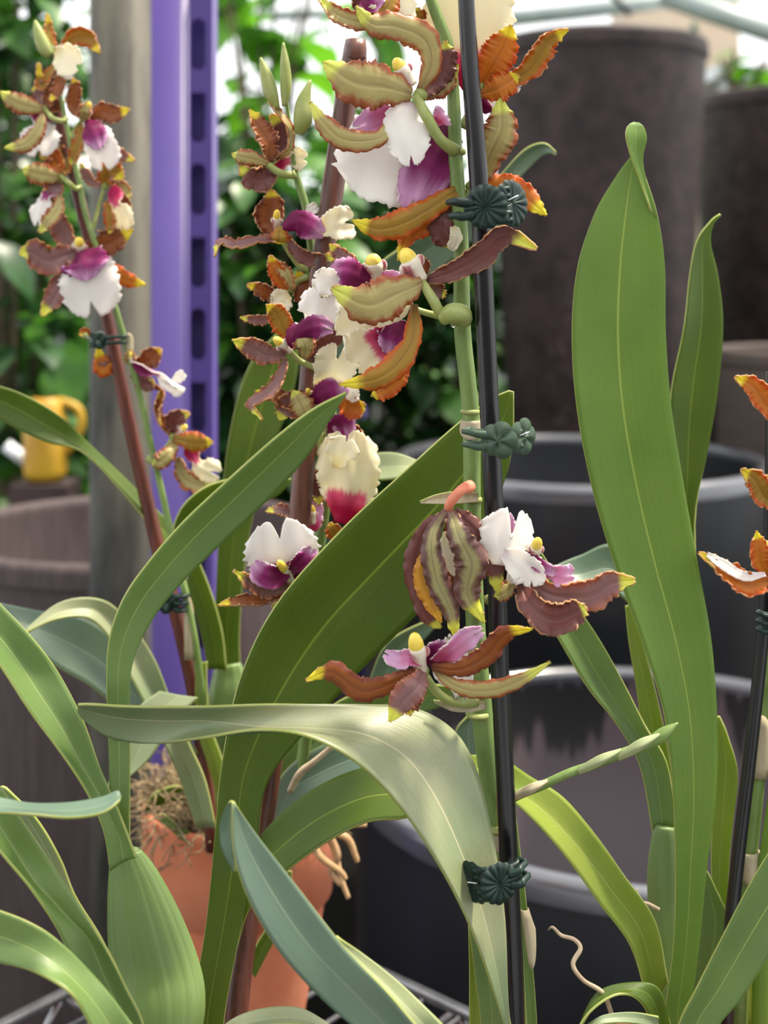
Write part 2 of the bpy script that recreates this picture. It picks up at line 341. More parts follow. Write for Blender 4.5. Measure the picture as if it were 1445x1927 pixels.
def flower(parent, d, c, petals=(), lips=(), col=None, ovary=None, ow=12, hub=7, omat='stem_pale'):
    """a flower: hub and stalk mesh, its petals, lip and column as sub-parts"""
    k = d/100/F; b = B(); b.ball(P(c[0], c[1], d/100), hub*k)
    if ovary: b.tube([P(x, y, d/100+z/1000) for x, y, z in ovary], [ow*k*.5*f for f in ([.8]+[1.0]*(len(ovary)-2)+[1.25])], 12, n=16)
    f = b.build('flower', omat, parent)
    for i, p in enumerate(petals):
        st, wd, pts = p[:3]; kw = p[3] if len(p) > 3 else {}
        petal(f, st, wd, pts, d, seed=i, **kw)
    for i, p in enumerate(lips):
        st, wd, pts = p[:3]; kw = p[3] if len(p) > 3 else {}
        lip(f, st, wd, pts, d, seed=i, **kw)
    for cc in (col if isinstance(col, list) else [col] if col else []): column(f, cc[0], cc[1], cc[2], d, *(cc[3:]))
    return f
def pxtube(parent, name, pts, d, w, mat, n=40, seg=14, **kw):
    """tube through px points (x, y, depth offset mm); w = width px, one or a list"""
    k = d/100/F; ws = w if isinstance(w, (list, tuple)) else [w]*len(pts)
    b = B(); b.tube([P(x, y, d/100+z/1000) for x, y, z in pts], [a*k/2 for a in ws], seg, n=n, **kw)
    return b.build(name, mat, parent)
def bract(parent, x, y, d, w, h, dd=0, side=1, lean=0):
    """papery sheath wrapped round a node"""
    k = d/100/F; rows = []; c0 = P(x, y, d/100+dd/1000)
    for j in range(7):
        f = j/6; r = w*k/2*(1.10+.10*f); row = []
        for i in range(15):
            a = PI*(-.15+1.3*i/14)+PI; zz = h*k*f*(.35+.65*math.sin(PI*i/14))
            row.append(c0+Vector((r*math.cos(a)*side+lean*k*f, r*math.sin(a), zz)))
        rows.append(row)
    b = B(); b.grid(rows); return solid(b.build('bract', 'bract', parent), .0004)

# ================================================================ setting
b = B(); b.grid([[(-6, -1, 0), (6, -1, 0)], [(-6, 9, 0), (6, 9, 0)]]); o = b.build('floor', 'concrete_shaded', smooth=False); o['kind'] = 'structure'
b = B(); b.box((.0, 8.0, .75), (6, .05, .75)); o = b.build('wall_back', 'bush_dark', smooth=False); o['kind'] = 'structure'
b = B(); b.box((.0, -2.6, .9), (4, .05, .9)); o2 = b.build('front_light_block', 'planter_brown', smooth=False); o2['kind'] = 'structure'  # unseen slab added behind the camera to block frontal light
M['knee'] = mat_plain('knee_wall', '#8d928c', '#9aa098', .8, 2); o.data.materials[0] = M['knee']
def bar(name, a, c, r, mat, label, cat, **kw):
    b = B(); b.tube([a, c], r, 16); return tag(b.build(name, mat), label, cat, **kw)
def glazing(name, y, x0, x1, z):
    b = B(); r = .012
    b.tube([(x0, y, z), (x1, y, z)], r, 10)
    return b
# greenhouse roof pipes seen above the planters
bar('roof_pipe', P(900, 42, 3.4), P(1460, -20, 3.4), .022, 'pipe', 'grey metal pipe running level across the top, behind the wooden planters', 'pipe')
bar('roof_pipe', P(1245, -10, 3.0), P(1520, 85, 3.0), .026, 'pipe', 'pale grey pipe sloping down to the right in the top right corner', 'pipe')
bar('roof_pipe', P(380, 35, 4.2), P(700, 20, 4.2), .02, 'pipe', 'thin grey pipe crossing the bright gap above the hedge right of the purple post', 'pipe')
b = B(); b.tube([P(1130, -30, 2.6), P(1187, 28, 2.6)], .006, 8); tag(b.build('support_wire', 'black_stake'), 'short dark cable hanging down over the tallest brown planter', 'cable')
# beige cabinet with green arrow sign
t = thing('storage_cabinet', 'beige cabinet with a green arrow mark, far behind the tallest brown planter', 'cabinet', (P(1300, 0, 4.2).x, 4.2, 0))
b = B(); zt = 2.45; b.box(((P(1190, 0, 4.2).x+P(1392, 0, 4.2).x)/2, 4.4, zt/2), (.176, .2, zt/2)); b.build('body', 'beige', t, smooth=False)
b = B()
for k, (wd, y0, y1) in enumerate(((16, 38, 62), (24, 50, 72))):
    v = [P(1306-wd*.6, y1, 4.195), P(1306+wd*.6, y1, 4.195), P(1306, y0, 4.195)]; o_ = len(b.v)
    for q in v: b.v.append(q); b.u.append((0, 0))
    b.f.append((o_, o_+1, o_+2)); b.m.append(0)
b.box(P(1306, 78, 4.193), (.006, .002, .014)); solid(b.build('arrow_mark', 'sign_green', t, smooth=False), .002)
# white work bench far right
t = thing('work_bench', 'white bench top behind the shorter brown planter at the right edge', 'bench', (1.35, 3.4, 0))
b = B(); b.box((1.35, 3.4, P(0, 158, 3.3).z), (.55, .3, .015)); b.build('bench_top', 'white', t, smooth=False)
for sx in (-.5, .5):
    for sy in (-.25, .25):
        b = B(); b.box((1.35+sx, 3.4+sy, P(0, 158, 3.3).z/2-.01), (.02, .02, P(0, 158, 3.3).z/2-.006)); b.build('leg', 'white', t, smooth=False)

# posts
M['purple_in'] = mat_plain('purple_enamel_inner', '#4a3f80', None, .6, 12)
t = thing('slotted_post', 'purple metal upright with a column of oval slots, beside the weathered grey post', 'post', (P(340, 0, .95).x, .95, 0))
y0, xa, xb, xc = .95, P(281, 0, .95).x, P(348, 0, .95).x, P(400, 0, .95).x
yb = .958
ztop, zbot = P(0, -60, .95).z, .0
b = B(); pts = [(xa, yb+.018), (xa, yb+.002), (xa+.001, y0+.001), (xa+.003, y0), (xb-.004, y0), (xb-.001, y0+.0015), (xb+.001, y0+.0035), (xb+.003, y0+.0045)]
b.grid([[(x, y, z) for x, y in pts] for z in (zbot, ztop)])
solid(b.build('front_face', 'purple', t), .0015)
b = B(); pitch = 137*.95/F; hw = 14.5*.95/F; xm = P(371, 0, .95).x; yf = y0+.0045; k = 0; za = ztop; zc0 = P(0, 81, .95).z
def outline(cz, flat, n=28):
    hh = 49*.95/F-hw; o_ = []
    for i in range(n):
        a = PI/4+2*PI*i/n; ca, sa = math.cos(a), math.sin(a)
        if sa >= 0:
            o_.append((xm+hw*ca, cz+hh+hw*sa) if not flat else (xm+hw*max(-1, min(1, ca*1.42)), cz+hh+hw*.75*min(1, sa*1.42)))
        else: o_.append((xm+hw*ca, cz-hh+hw*sa))
    return o_
def sq(x0, x1, z0, z1, n=28):
    o_ = []
    for i in range(n):
        a = PI/4+2*PI*i/n; ca, sa = math.cos(a)*1.4142, math.sin(a)*1.4142
        ca = max(-1, min(1, ca)); sa = max(-1, min(1, sa)); o_.append(((x0+x1)/2+(x1-x0)/2*ca, (z0+z1)/2+(z1-z0)/2*sa))
    return o_
x0_, x1_ = xb+.003, xc-.0005
for k in range(-1, 8 if False else 14):
    cz = zc0-k*pitch; A = sq(x0_, x1_, cz-pitch/2, cz+pitch/2); Q = outline(cz, k % 2 == 1)
    b.grid([[(x, yf, z) for x, z in A], [(x, yf, z) for x, z in Q], [(x, yf+.002, z) for x, z in Q]], closed=True, flip=True)
b.grid([[(x0_, yf, 0), (x1_, yf, 0)], [(x0_, yf, zc0-13.5*pitch), (x1_, yf, zc0-13.5*pitch)]])
b.build('slotted_face', 'purple', t, smooth=False)
b = B(); b.grid([[(x1_, yf, z), (xc, yf+.0005, z), (xc+.0002, yf+.02, z)] for z in (0, ztop)]); solid(b.build('side_flange', 'purple', t), .0012)
b = B(); b.box(((xa+xc)/2, yf+.0225, (ztop)/2), ((xc-xa)/2, .001, ztop/2)); b.build('back_web', 'purple_in', t, smooth=False)
b = B(); b.tube([(P(217, 0, 1.0).x, 1.03, 0), (P(217, 0, 1.0).x, 1.03, 1.5)], 62*1.03/F, 40)
tag(b.build('round_post', 'grey_post'), 'weathered grey round post standing left of the purple upright', 'post')
b = B(); b.box((P(672, 0, 3.2).x, 3.2, .55), (.022, .02, .55)); tag(b.build('distant_post', 'purple_in'), 'short dark purple post far behind the middle orchid stems', 'post')

# planters
def planter(name, label, mat, cx, ytop, d, hw, taper, rim=.012, inner=None, lip=.0, wall=.012, fl=None):
    """open round planter standing on the floor; rim centre at px (cx, ytop), depth d, half width px hw"""
    c = P(cx, ytop, d); r = hw*d/F; h = c.z; rb = r*taper
    t = thing(name, label, 'planter', (c.x, d, 0), 'large garden planters in the background'); b = B()
    pr = [(rb*.05, .0), (rb*.9, 0), (rb, .01), (r-.004, h-rim*2.2), (r-.004, h-rim*2)]
    b.lathe(pr, (c.x, d, 0), 72); b.build('body', mat, t)
    b = B(); q = []
    for k in range(13): a = PI*k/12; q.append((r-wall+lip-(wall)*math.cos(a+PI)*1.0*1.0, h-rim+rim*math.sin(a)))
    q = [(r+lip, h-rim*2.4)]+[(r+lip-.0+0, h-rim)]+[(r-wall+(wall+lip)*math.cos(PI*k/10), h-rim+rim*math.sin(PI*k/10)) for k in range(1, 10)]+[(r-wall*2, h-rim), (r-wall*2, h-rim*2.4)]
    b.lathe(q, (c.x, d, 0), 96); b.build('rim', 'rim_sheen' if mat == 'planter_black' else mat, t)
    b = B(); fl_ = fl if fl is not None else h*.45
    ri = (rb+(r-rb)*fl_/h)-wall*2
    b.lathe([(r-wall*2, h-rim*1.5), (ri, fl_), (ri*.02, fl_)], (c.x, d, 0), 72); b.build('inner_wall', inner or mat, t)
    return t
planter('round_planter', 'mauve-brown ribbed planter with a rounded rim, behind the grey and purple posts', 'planter_mauve', 250, 985, 1.30, 352, .86, rim=.009, wall=.008, fl=.5)
planter('round_planter', 'dark blue-grey wide planter whose oval rim shows behind the large upright leaf', 'planter_black', 1088, 858, 1.62, 352, .78, rim=.008, wall=.009, fl=.3)
planter('round_planter', 'low black planter with shiny rim and drip marks inside, at lower right', 'planter_black', 1212, 1417, 1.07, 552, .97, rim=.008, wall=.008, inner='planter_stained', fl=.52)
planter('tall_planter', 'tallest rust-brown cylinder planter behind the large upright leaf', 'planter_rust', 1122, 82, 2.1, 206, .55, rim=.012, wall=.012, fl=1.0)
planter('tall_planter', 'shorter dark brown cylinder planter at the right edge beside the tallest one', 'planter_rust', 1515, 182, 2.4, 205, .75, rim=.012, wall=.012, fl=1.0)
planter('round_planter', 'taupe planter with a pale rim at the right edge behind the narrow upright leaf', 'planter_taupe', 1545, 655, 1.80, 200, .8, rim=.008, wall=.006, fl=.8)
# yellow tub and pale rod imitating a highlight in the left hedge
t = thing('watering_jug', 'blurred yellow plastic jug standing in the greenery at the left edge', 'jug', (P(85, 0, 1.56).x, 1.56, P(85, 900, 1.56).z))
b = B(); c = P(85, 900, 1.56); b.lathe([(.001, c.z), (0.024, c.z), (.026, c.z+.01), (.026, P(0, 790, 1.56).z), (.022, P(0, 775, 1.56).z), (.022, P(0, 755, 1.56).z), (.012, P(0, 748, 1.56).z)], (c.x, 1.56, 0), 24); b.build('body', 'yellow', t)
b = B(); b.tube([(c.x+.025, 1.56, c.z+.03), (c.x+.043, 1.56, c.z+.06), (c.x+.04, 1.56, c.z+.085), (c.x+.015, 1.56, c.z+.095)], .005, 10, n=14); b.build('handle', 'yellow', t)
b = B(); b.box((c.x, 1.56, c.z/2-.002), (.035, .035, c.z/2-.002)); tag(b.build('plinth', 'planter_brown', smooth=False), 'dark block under the yellow jug at the left edge', 'plinth')
b = B(); b.tube([P(12, 838, 1.6), P(58, 874, 1.6)], .008, 12); tag(b.build('highlight_rod', 'white'), 'small white rod imitating a highlight in the greenery left of the yellow jug', 'label')  # white rod added in place of a bright highlight
# shrubs
def shrub(label, cx, y0, y1, d, rx, n, size, mats, seed, group=None, thin=1.0, ry=.25, name='leafy_shrub'):
    """a shrub from px rows y1 (bottom) to y0 (top) at depth d"""
    R = random.Random(seed); X = P(cx, 0, d).x; z0, z1 = max(.15, P(0, y1, d).z), P(0, y0, d).z; hx = rx*d/F
    t = thing(name, label, 'shrub', (X, d, 0), group)
    b = B(); tips = []
    for k in range(7):
        a = R.uniform(0, 6.28); q = [Vector((X+.02*math.cos(a), d+.02*math.sin(a), 0)), Vector((X+hx*.3*math.cos(a), d+ry*.3*math.sin(a), z0+(z1-z0)*.4)), Vector((X+hx*.7*math.cos(a), d+ry*.6*math.sin(a), z1-.05*R.random()))]
        b.tube(q, [.009, .006, .003], 6, n=12)
    b.build('stem', 'bark', t)
    b = B()
    for k in range(n):
        while True:
            x, y, z = R.uniform(-1, 1), R.uniform(-1, 1), R.uniform(0, 1)
            if x*x+y*y < 1: break
        x *= 1-.45*max(0, z-.6)/.4*R.random()
        c = Vector((X+x*hx, d+y*ry, z0+z*(z1-z0))); s = size*R.uniform(.6, 1.35)
        az = R.uniform(0, 2*PI); el = R.uniform(-.9, .5)
        T = Vector((math.cos(az)*math.cos(el), math.sin(az)*math.cos(el), math.sin(el)))
        W = T.cross(Vector((R.uniform(-.4, .4), R.uniform(-.4, .4), 1))).normalized(); Nn = W.cross(T)
        rows = []
        for j, (ww, dz) in enumerate(((.04, 0), (.30, .03), (.40, .02), (.28, -.05), (.02, -.16))):
            q = c+T*s*j/4+Nn*s*dz; rows.append([q-W*s*ww*.75+Nn*s*.06*ww*3, q, q+W*s*ww*.75+Nn*s*.06*ww*3])
        b.grid(rows, mi=R.choice([0, 0, 1] if len(mats) > 1 else [0]))
    f = b.build('foliage', mats, t); return t
G_ = 'shrubs behind the planters'
shrub('dense green shrub left of the grey post, its top among the left flowers', 20, -160, 1010, 1.9, 150, 420, .085, ('bush', 'bush_dark'), 1, G_, ry=.2)
shrub('dark shrub further back at the left edge', -40, 60, 1000, 2.7, 260, 560, .10, ('bush_dark', 'bush'), 2, G_, ry=.2)
shrub('dark leafy shrub right of the purple post, behind the middle flower stem', 500, 330, 1000, 1.9, 150, 520, .075, ('bush_dark', 'bush'), 3, G_, ry=.12)
shrub('dark leafy shrub between the middle stake and the black stake', 800, 360, 1050, 2.4, 200, 640, .085, ('bush_dark', 'bush'), 4, G_, ry=.14)
shrub('bright yellow-green shrub catching the light above the dark shrubs', 500, -60, 560, 2.95, 130, 75, .15, ('bush_bright', 'bush'), 5, G_, ry=.16)
shrub('sparse sunlit shrub behind the top of the brown stake', 720, 20, 700, 3.5, 150, 90, .14, ('bush_bright', 'bush'), 6, G_, ry=.18)
shrub('low bright shrub seen over the shorter brown planter at the right edge', 1400, 95, 400, 2.78, 70, 50, .09, ('bush_bright', 'bush'), 7, G_, ry=.08)
shrub('far dark hedge closing the view behind the shrubs', -60, 215, 900, 5.2, 1040, 3000, .14, ('bush_dark', 'bush'), 8, G_, ry=.3, name='hedge')

# wire rack
M_ = 'wire'; zr = CZ-.385; O = Vector((-.09, .782, zr)); e1 = Vector((.76, -.65, 0)).normalized(); e2 = Vector((-e1.y*-1, -e1.x, 0)); e2 = Vector((-.65, -.76, 0))
t = thing('wire_rack', 'chrome wire shelf that carries the orchid pots', 'shelf', (O.x, O.y, 0))
S = .84
for nm, a, d_ in (('edge', O, e1), ('edge', O, e2), ('edge', O+e1*S, e2), ('edge', O+e2*S, e1)):
    b = B(); b.tube([a, a+d_*S], .0032, 12); lo = Vector((0, 0, -.024)); b.tube([a+lo, a+d_*S+lo], .0026, 10)
    z = [a+d_*(S*k/40)+(lo if k % 2 else Vector((0, 0, 0))) for k in range(41)]
    for p, q in zip(z, z[1:]): b.tube([p, q], .0020, 8)
    b.build('edge', M_, t)
b = B()
for k in range(1, 34): p = O+e1*S*k/34+Vector((0, 0, -.0017)); b.tube([p, p+e2*S], .0014, 6)
b.build('shelf_wires', M_, t)
for k in (.33, .66): b = B(); p = O+e2*S*k+Vector((0, 0, -.006)); b.tube([p, p+e1*S], .0026, 8); b.build('cross_brace', M_, t)
for a in (O, O+e1*S, O+e2*S, O+e1*S+e2*S): b = B(); b.tube([Vector((a.x, a.y, 0)), Vector((a.x, a.y, zr+.004))], .0125, 16); b.build('leg', M_, t)

# pots
def pot(label, x, y, r, zt, group=None, soil=True, band=.3):
    t = thing('flower_pot', label, 'pot', (x, y, zr+.002), group); h = zt-zr-.002; z = zr+.002
    b = B(); b.lathe([(.001, z), (r*.66, z), (r*.68, z+.003), (r*.91, zt-h*band)], (x, y, 0), 64); b.build('body', 'terracotta', t)
    b = B(); b.lathe([(r*.91, zt-h*band), (r*.97, zt-h*band+.001), (r, zt-.004), (r*.99, zt-.001), (r*.96, zt), (r*.93, zt-.001), (r*.92, zt-.02)], (x, y, 0), 64); b.build('rim', 'terracotta', t)
    b = B(); R = random.Random(int(x*1000)); nr = 9
    b.grid([[Vector((x+r*.93*k/nr*math.cos(a), y+r*.93*k/nr*math.sin(a), zt-.012+.004*R.random()+.008*(1-k/nr))) for a in [2*PI*i/40 for i in range(40)]] for k in range(nr, -1, -1)], closed=True)
    b.build('potting_bark', 'soil', t); return t
PX = P(450, 0, .66).x
G_ = 'terracotta flower pots on the wire shelf'
pot('terracotta pot with fibrous moss, behind the front leaves at lower left centre', PX, .66, .0495, CZ-.268, G_, band=.42)
pot('terracotta pot at the lower left under the ribbed pseudobulb', P(265, 0, .43).x, .43, .034, CZ-.288, G_)
pot('terracotta pot under the large upright leaf at lower right', .108, .485, .036, CZ-.300, G_)
pot('terracotta pot just below the frame under the brown stake', -.026, .49, .030, CZ-.312, G_)
pot('terracotta pot just below the frame under the black stake', .036, .44, .031, CZ-.300, G_)
pot('terracotta pot at the far right under the stems cut by the frame', .178, .50, .033, CZ-.30, G_)
# moss fibres
def fibres(name, label, cx, cy, z, r, n, mat, seed, L=.02, w=.0004, cat='moss'):
    R = random.Random(seed); b = B()
    for k in range(n):
        a, q = R.uniform(0, 6.28), r*math.sqrt(R.random()); p = Vector((cx+q*math.cos(a), cy+q*math.sin(a), z+R.uniform(0, .006))); pts = [p]; dr = Vector((R.uniform(-1, 1), R.uniform(-1, 1), R.uniform(-.1, .9))).normalized()
        for j in range(4):
            dr = (dr+Vector((R.uniform(-.9, .9), R.uniform(-.9, .9), R.uniform(-.9, .5)))).normalized(); pts.append(pts[-1]+dr*L/4*R.uniform(.6, 1.4))
        b.tube(pts, w*R.uniform(.6, 1.6), 5, n=8)
    return tag(b.build(name, mat), label, cat, kind='stuff')
fibres('root_fibre', 'pale tangled moss and fibres heaped on the soil of the mossy terracotta pot', PX-.005, .66, CZ-.272, .043, 1500, 'moss', 3, .026, .00032)

# ================================================================ orchids (each plant is one thing)
def stake(pts, d, w, mat, label, n=30, nodes=(), seg=18):
    t = B(); k = d/100/F
    q = [P(x, y, (d+z/10)/100) for x, y, z in pts]; bot = q[-1]
    ws = w if isinstance(w, (list, tuple)) else [w]*len(pts)
    t.tube(q, [a*k/2 for a in ws], seg, n=n)
    for (x, y, z) in nodes:
        c = P(x, y, (d+z/10)/100); t.tube([c+Vector((0, 0, .0022)), c, c-Vector((0, 0, .0022))], [ws[0]*k*.50, ws[0]*k*.56, ws[0]*k*.50], seg)
    return tag(t.build('plant_stake', mat), label, 'stake', 'plant stakes')

# --- A: back plant in the terracotta pot, spike at the left
pa = thing('orchid', 'orchid in the mossy terracotta pot, its flower spike on the reddish stake at left', 'orchid', (PX, .66, CZ-.285), 'orchid plants')
pa_d = 62
leaf(pa, [(405, 1275, 452, 1275, 0, 0), (404, 1190, 450, 1190, 0, 0), (408, 1080, 458, 1080, 0, 0), (416, 960, 478, 960, 0, 2), (428, 850, 510, 850, 0, 4), (448, 750, 545, 760, 2, 8), (475, 680, 560, 690, 5, 10), (520, 630, 560, 640, 8, 12), (545, 600, 548, 600, 10, 12)], 62, 'leaf_deep', 'leaf_under', .10)
leaf(pa, [(392, 1260, 425, 1262, 0, 0), (378, 1190, 415, 1180, 0, 0), (352, 1110, 385, 1085, 0, 0), (318, 1035, 348, 1015, -5, 0), (245, 940, 262, 925, -8, 2), (158, 850, 172, 838, -12, -2), (85, 830, 110, 782, -18, -14), (0, 790, 30, 738, -22, -22), (-70, 745, -60, 715, -26, -26)], 61, 'leaf_deep', 'leaf_backlit', .18)
leaf(pa, [(330, 1012, 336, 1012, 0, 0), (330, 985, 368, 978, -2, 4), (352, 945, 420, 960, -2, 6), (400, 912, 465, 955, 0, 8), (470, 900, 520, 935, 4, 8), (548, 902, 548, 906, 8, 8)], 57, 'leaf_deep', 'leaf_under', .12)
leaf(pa, [(372, 1560, 405, 1560, 0, 0), (340, 1470, 385, 1470, 0, 0), (310, 1400, 355, 1400, -2, 0), (262, 1300, 318, 1310, -4, 2), (228, 1240, 290, 1240, -6, 2), (200, 1190, 250, 1180, -8, 0), (160, 1160, 195, 1130, -14, -6), (100, 1165, 115, 1132, -22, -14), (40, 1192, 42, 1188, -26, -22)], 58, 'leaf_sunsheen', 'leaf_backlit', .22)
leaf(pa, [(350, 1440, 372, 1420, 0, 0), (300, 1390, 330, 1345, 0, 0), (240, 1345, 270, 1270, -4, 6), (170, 1290, 215, 1200, -8, 6), (110, 1255, 150, 1160, -12, 2), (40, 1200, 70, 1148, -16, -4), (-40, 1160, -30, 1128, -20, -14)], 60, 'leaf_skysheen', 'leaf_under', .10)
leaf(pa, [(372, 1312, 300, 1300, 0, 6), (330, 1352, 262, 1330, -2, 4), (300, 1400, 236, 1390, -2, 2), (268, 1440, 220, 1440, -2, 0), (205, 1490, 198, 1484, -2, 0)], 56, 'leaf_pale', 'leaf_under', .08)
leaf(pa, [(420, 1540, 440, 1540, 0, 0), (395, 1450, 420, 1440, 0, 0), (375, 1380, 395, 1365, 0, 0), (368, 1300, 388, 1290, 0, 0), (375, 1250, 388, 1245, 0, 0)], 60, 'leaf_backlit', 'leaf_under', .2)
leaf(pa, [(270, 1530, 300, 1560, 0, 4), (290, 1495, 330, 1530, 0, 4), (330, 1480, 350, 1520, 2, 6), (350, 1490, 352, 1500, 4, 6)], 64, 'leaf_deep', 'leaf_under', .1)
leaf(pa, [(300, 1545, 306, 1532, 0, 0), (350, 1585, 358, 1568, -6, -4), (405, 1612, 408, 1598, -8, -6)], 62, 'leaf_deep', 'leaf_under', .1)
k = .62/F; b = B(); b.tube([P(428, 1250, .62), P(430, 1270, .62), P(430, 1330, .62), P(428, 1420, .63), P(425, 1520, .64), P(425, 1575, .645)], [24*k, 30*k, 42*k, 46*k, 42*k, 30*k], 40, n=26, flat=.55, ribs=11, ribamp=.03); b.build('pseudobulb', 'bulb', pa)
stake([(92, 150, 2), (130, 300, 2), (175, 480, 1), (215, 660, 0), (255, 850, 0), (300, 1040, 0), (338, 1180, 0), (368, 1320, 0), (385, 1440, 0), (400, 1600, 0)], 60.5, [22, 23, 24, 25, 26, 27, 27, 27, 27, 26], 'bamboo_red', 'thin reddish-brown stake leaning left, carrying the far left flower spike')
pxtube(pa, 'flower_stem', [(405, 1540, 20), (392, 1400, 8), (378, 1290, 0), (365, 1200, -4), (350, 1120, -5), (332, 1050, -4), (310, 950, -3), (285, 840, -2), (262, 740, -2), (235, 640, -2), (205, 540, -2), (180, 460, -2), (160, 400, -1), (148, 340, 0), (132, 270, 0), (118, 200, 0), (108, 140, 0), (98, 85, 0)], 60, [18, 17, 16, 15, 14, 14, 13, 12, 12, 12, 11, 11, 10, 10, 9, 8, 6, 4], 'stem', 70)
bract(pa, 356, 1240, 60, 16, 120, -4); bract(pa, 243, 660, 60, 14, 34, -2); bract(pa, 344, 1090, 60, 15, 30, -4)
D = 60
flower(pa, D, (108, 110), [('orange', 34, [(118, 100, 0), (140, 70, -2), (170, 72, -4), (188, 100, -8)], dict(tw=(0, 40), cup=.5)), ('orange', 22, [(112, 112, 0), (98, 90, 2), (92, 60, 3), (90, 25, 2)], dict(tw=(20, 50))), ('orange', 22, [(108, 115, 0), (90, 140, -2), (78, 160, -2), (72, 118, -4)], dict(tw=(30, 10))), ('rust', 22, [(110, 120, 0), (112, 160, -3), (95, 190, -6)], {})],
       [('lip_all_cream', 62, [(104, 95, -4), (125, 112, -10), (148, 126, -14)], dict(prof='fan', tw=(20, 0), cup=.3)), ('lip_all_white', 26, [(118, 120, 0), (128, 135, -2), (138, 142, -2)], dict(prof='fan'))], ((118, 100), (128, 82), 7, -8), [(108, 112, 0), (112, 140, 2), (116, 170, 0)], 9)
flower(pa, D, (82, 205), [('olive', 40, [(82, 205, -2), (55, 200, -6), (25, 190, -8), (0, 172, -8)], dict(cup=-.4)), ('olive', 34, [(80, 212, -2), (70, 245, -8), (45, 272, -10), (8, 278, -12)], dict(cup=-.4)), ('mauve', 26, [(82, 200, 0), (75, 180, 2), (62, 165, 2)], {}), ('rust', 34, [(86, 200, 0), (100, 170, 3), (112, 140, 5)], dict(tw=(20, 40))), ('rust', 24, [(90, 205, 2), (105, 200, 4), (120, 190, 4)], {})],
       [('lip_white', 78, [(85, 205, 4), (76, 225, 4), (74, 250, 2), (72, 292, -2)], dict(cup=-.1))], None, [(84, 204, 0), (98, 222, -3), (118, 228, -2), (124, 222, 0)], 10)
flower(pa, D, (155, 225), [('rust', 36, [(168, 222, 0), (190, 210, -2), (215, 215, -3), (243, 205, -5)], dict(cup=.2)), ('orange', 26, [(150, 230, 0), (150, 260, -2), (140, 290, -2), (132, 310, 0)], dict(tw=(30, 10))), ('rust', 26, [(150, 220, 2), (138, 200, 2), (140, 165, 0), (138, 148, -2)], dict(tw=(10, 50))), ('olive', 24, [(160, 226, -4), (158, 210, -8), (165, 196, -8)], dict(tw=(0, 30))), ('mauve', 24, [(185, 270, 2), (210, 282, 0), (228, 292, -3), (252, 302, -5)], {})],
       [('lip_white', 66, [(162, 225, -4), (172, 245, -10), (186, 275, -12), (196, 318, -10)], dict(cup=-.3, tw=(0, 15), prof='fan')), ('lip_magenta', 50, [(165, 228, -8), (174, 248, -14), (188, 280, -15)], dict(prof='lobe', cup=-.35, notch=0))], ((160, 226), (168, 192), 8, -8), [(152, 228, 0), (140, 245, 2), (132, 262, 0)], 9)
flower(pa, D, (112, 338), [('olive', 44, [(114, 336, -2), (90, 330, -6), (65, 325, -8), (42, 318, -10)], dict(cup=-.3)), ('olive', 30, [(112, 368, -4), (108, 392, -8), (92, 415, -10), (74, 438, -10)], dict(tw=(20, 0))), ('flame', 36, [(118, 332, 2), (105, 305, 4), (90, 290, 4), (78, 300, 0)], {}), ('mauve', 34, [(112, 344, 0), (105, 355, -2), (90, 365, -2), (80, 360, 0)], {}), ('orange', 30, [(120, 330, 2), (125, 300, 4), (100, 275, 6)], {})],
       [('lip_white', 58, [(98, 345, 0), (88, 365, -2), (78, 390, -3), (70, 425, -2)], dict(cup=-.2, tw=(20, 30)))], None, [(113, 330, -2), (130, 345, -5), (142, 355, -3), (152, 352, 0)], 10)
flower(pa, D, (198, 350), [('orange', 46, [(198, 350, 0), (200, 330, -4), (212, 322, -6), (232, 336, -6)], dict(cup=.2)), ('mauve', 18, [(190, 348, 0), (172, 342, 2), (160, 325, 2), (152, 308, 2)], {}), ('olive', 20, [(215, 352, 0), (232, 352, -2), (245, 372, -4)], {}), ('orange', 26, [(200, 378, 0), (205, 400, -4), (208, 425, -4), (206, 440, -4)], dict(tw=(20, 40))), ('rust', 22, [(222, 360, 2), (235, 385, 0), (236, 408, 0)], {})],
       [('lip_cream', 50, [(212, 350, -4), (216, 378, -8), (224, 400, -8), (230, 432, -6)], dict(tw=(10, 30), cup=-.3))], None, [(195, 356, 0), (185, 390, 1), (178, 418, 0), (172, 436, 0)], 8)
flower(pa, D, (152, 470), [('mauve', 56, [(148, 472, 0), (118, 482, -2), (90, 490, -4), (60, 474, -6), (36, 478, -8)], dict(cup=.15)), ('mauve', 40, [(148, 468, 0), (125, 450, 2), (110, 420, 4), (95, 385, 6)], dict(cup=.2)), ('rust', 50, [(158, 466, 0), (190, 462, 0), (215, 452, -2), (250, 432, -6)], dict(cup=.2)), ('flame', 34, [(170, 490, 4), (200, 505, 3), (235, 525, 2), (274, 536, 0)], dict(cup=-.2)), ('mauve', 42, [(140, 500, 4), (118, 530, 2), (102, 560, 0), (78, 594, -2)], dict(cup=.2))],
       [('lip_white', 112, [(152, 468, -4), (156, 492, -12), (164, 525, -14), (176, 592, -12)], dict(cup=-.25, ruf=.1, notch=.14, prof='fan')), ('lip_magenta', 92, [(150, 474, -8), (156, 492, -17), (162, 528, -17)], dict(prof='lobe', cup=-.35, notch=0))], ((152, 480), (148, 448), 11, -10), [(152, 470, 0), (165, 474, 3), (178, 474, 2)], 9)
lp = flower(pa, D, (160, 632), [('flame', 18, [(170, 632, 2), (160, 626, 0), (150, 630, -2)], {}), ('flame', 36, [(205, 668, 4), (198, 690, 2), (190, 690, 2), (184, 650, 0)], dict(cup=-.3))])
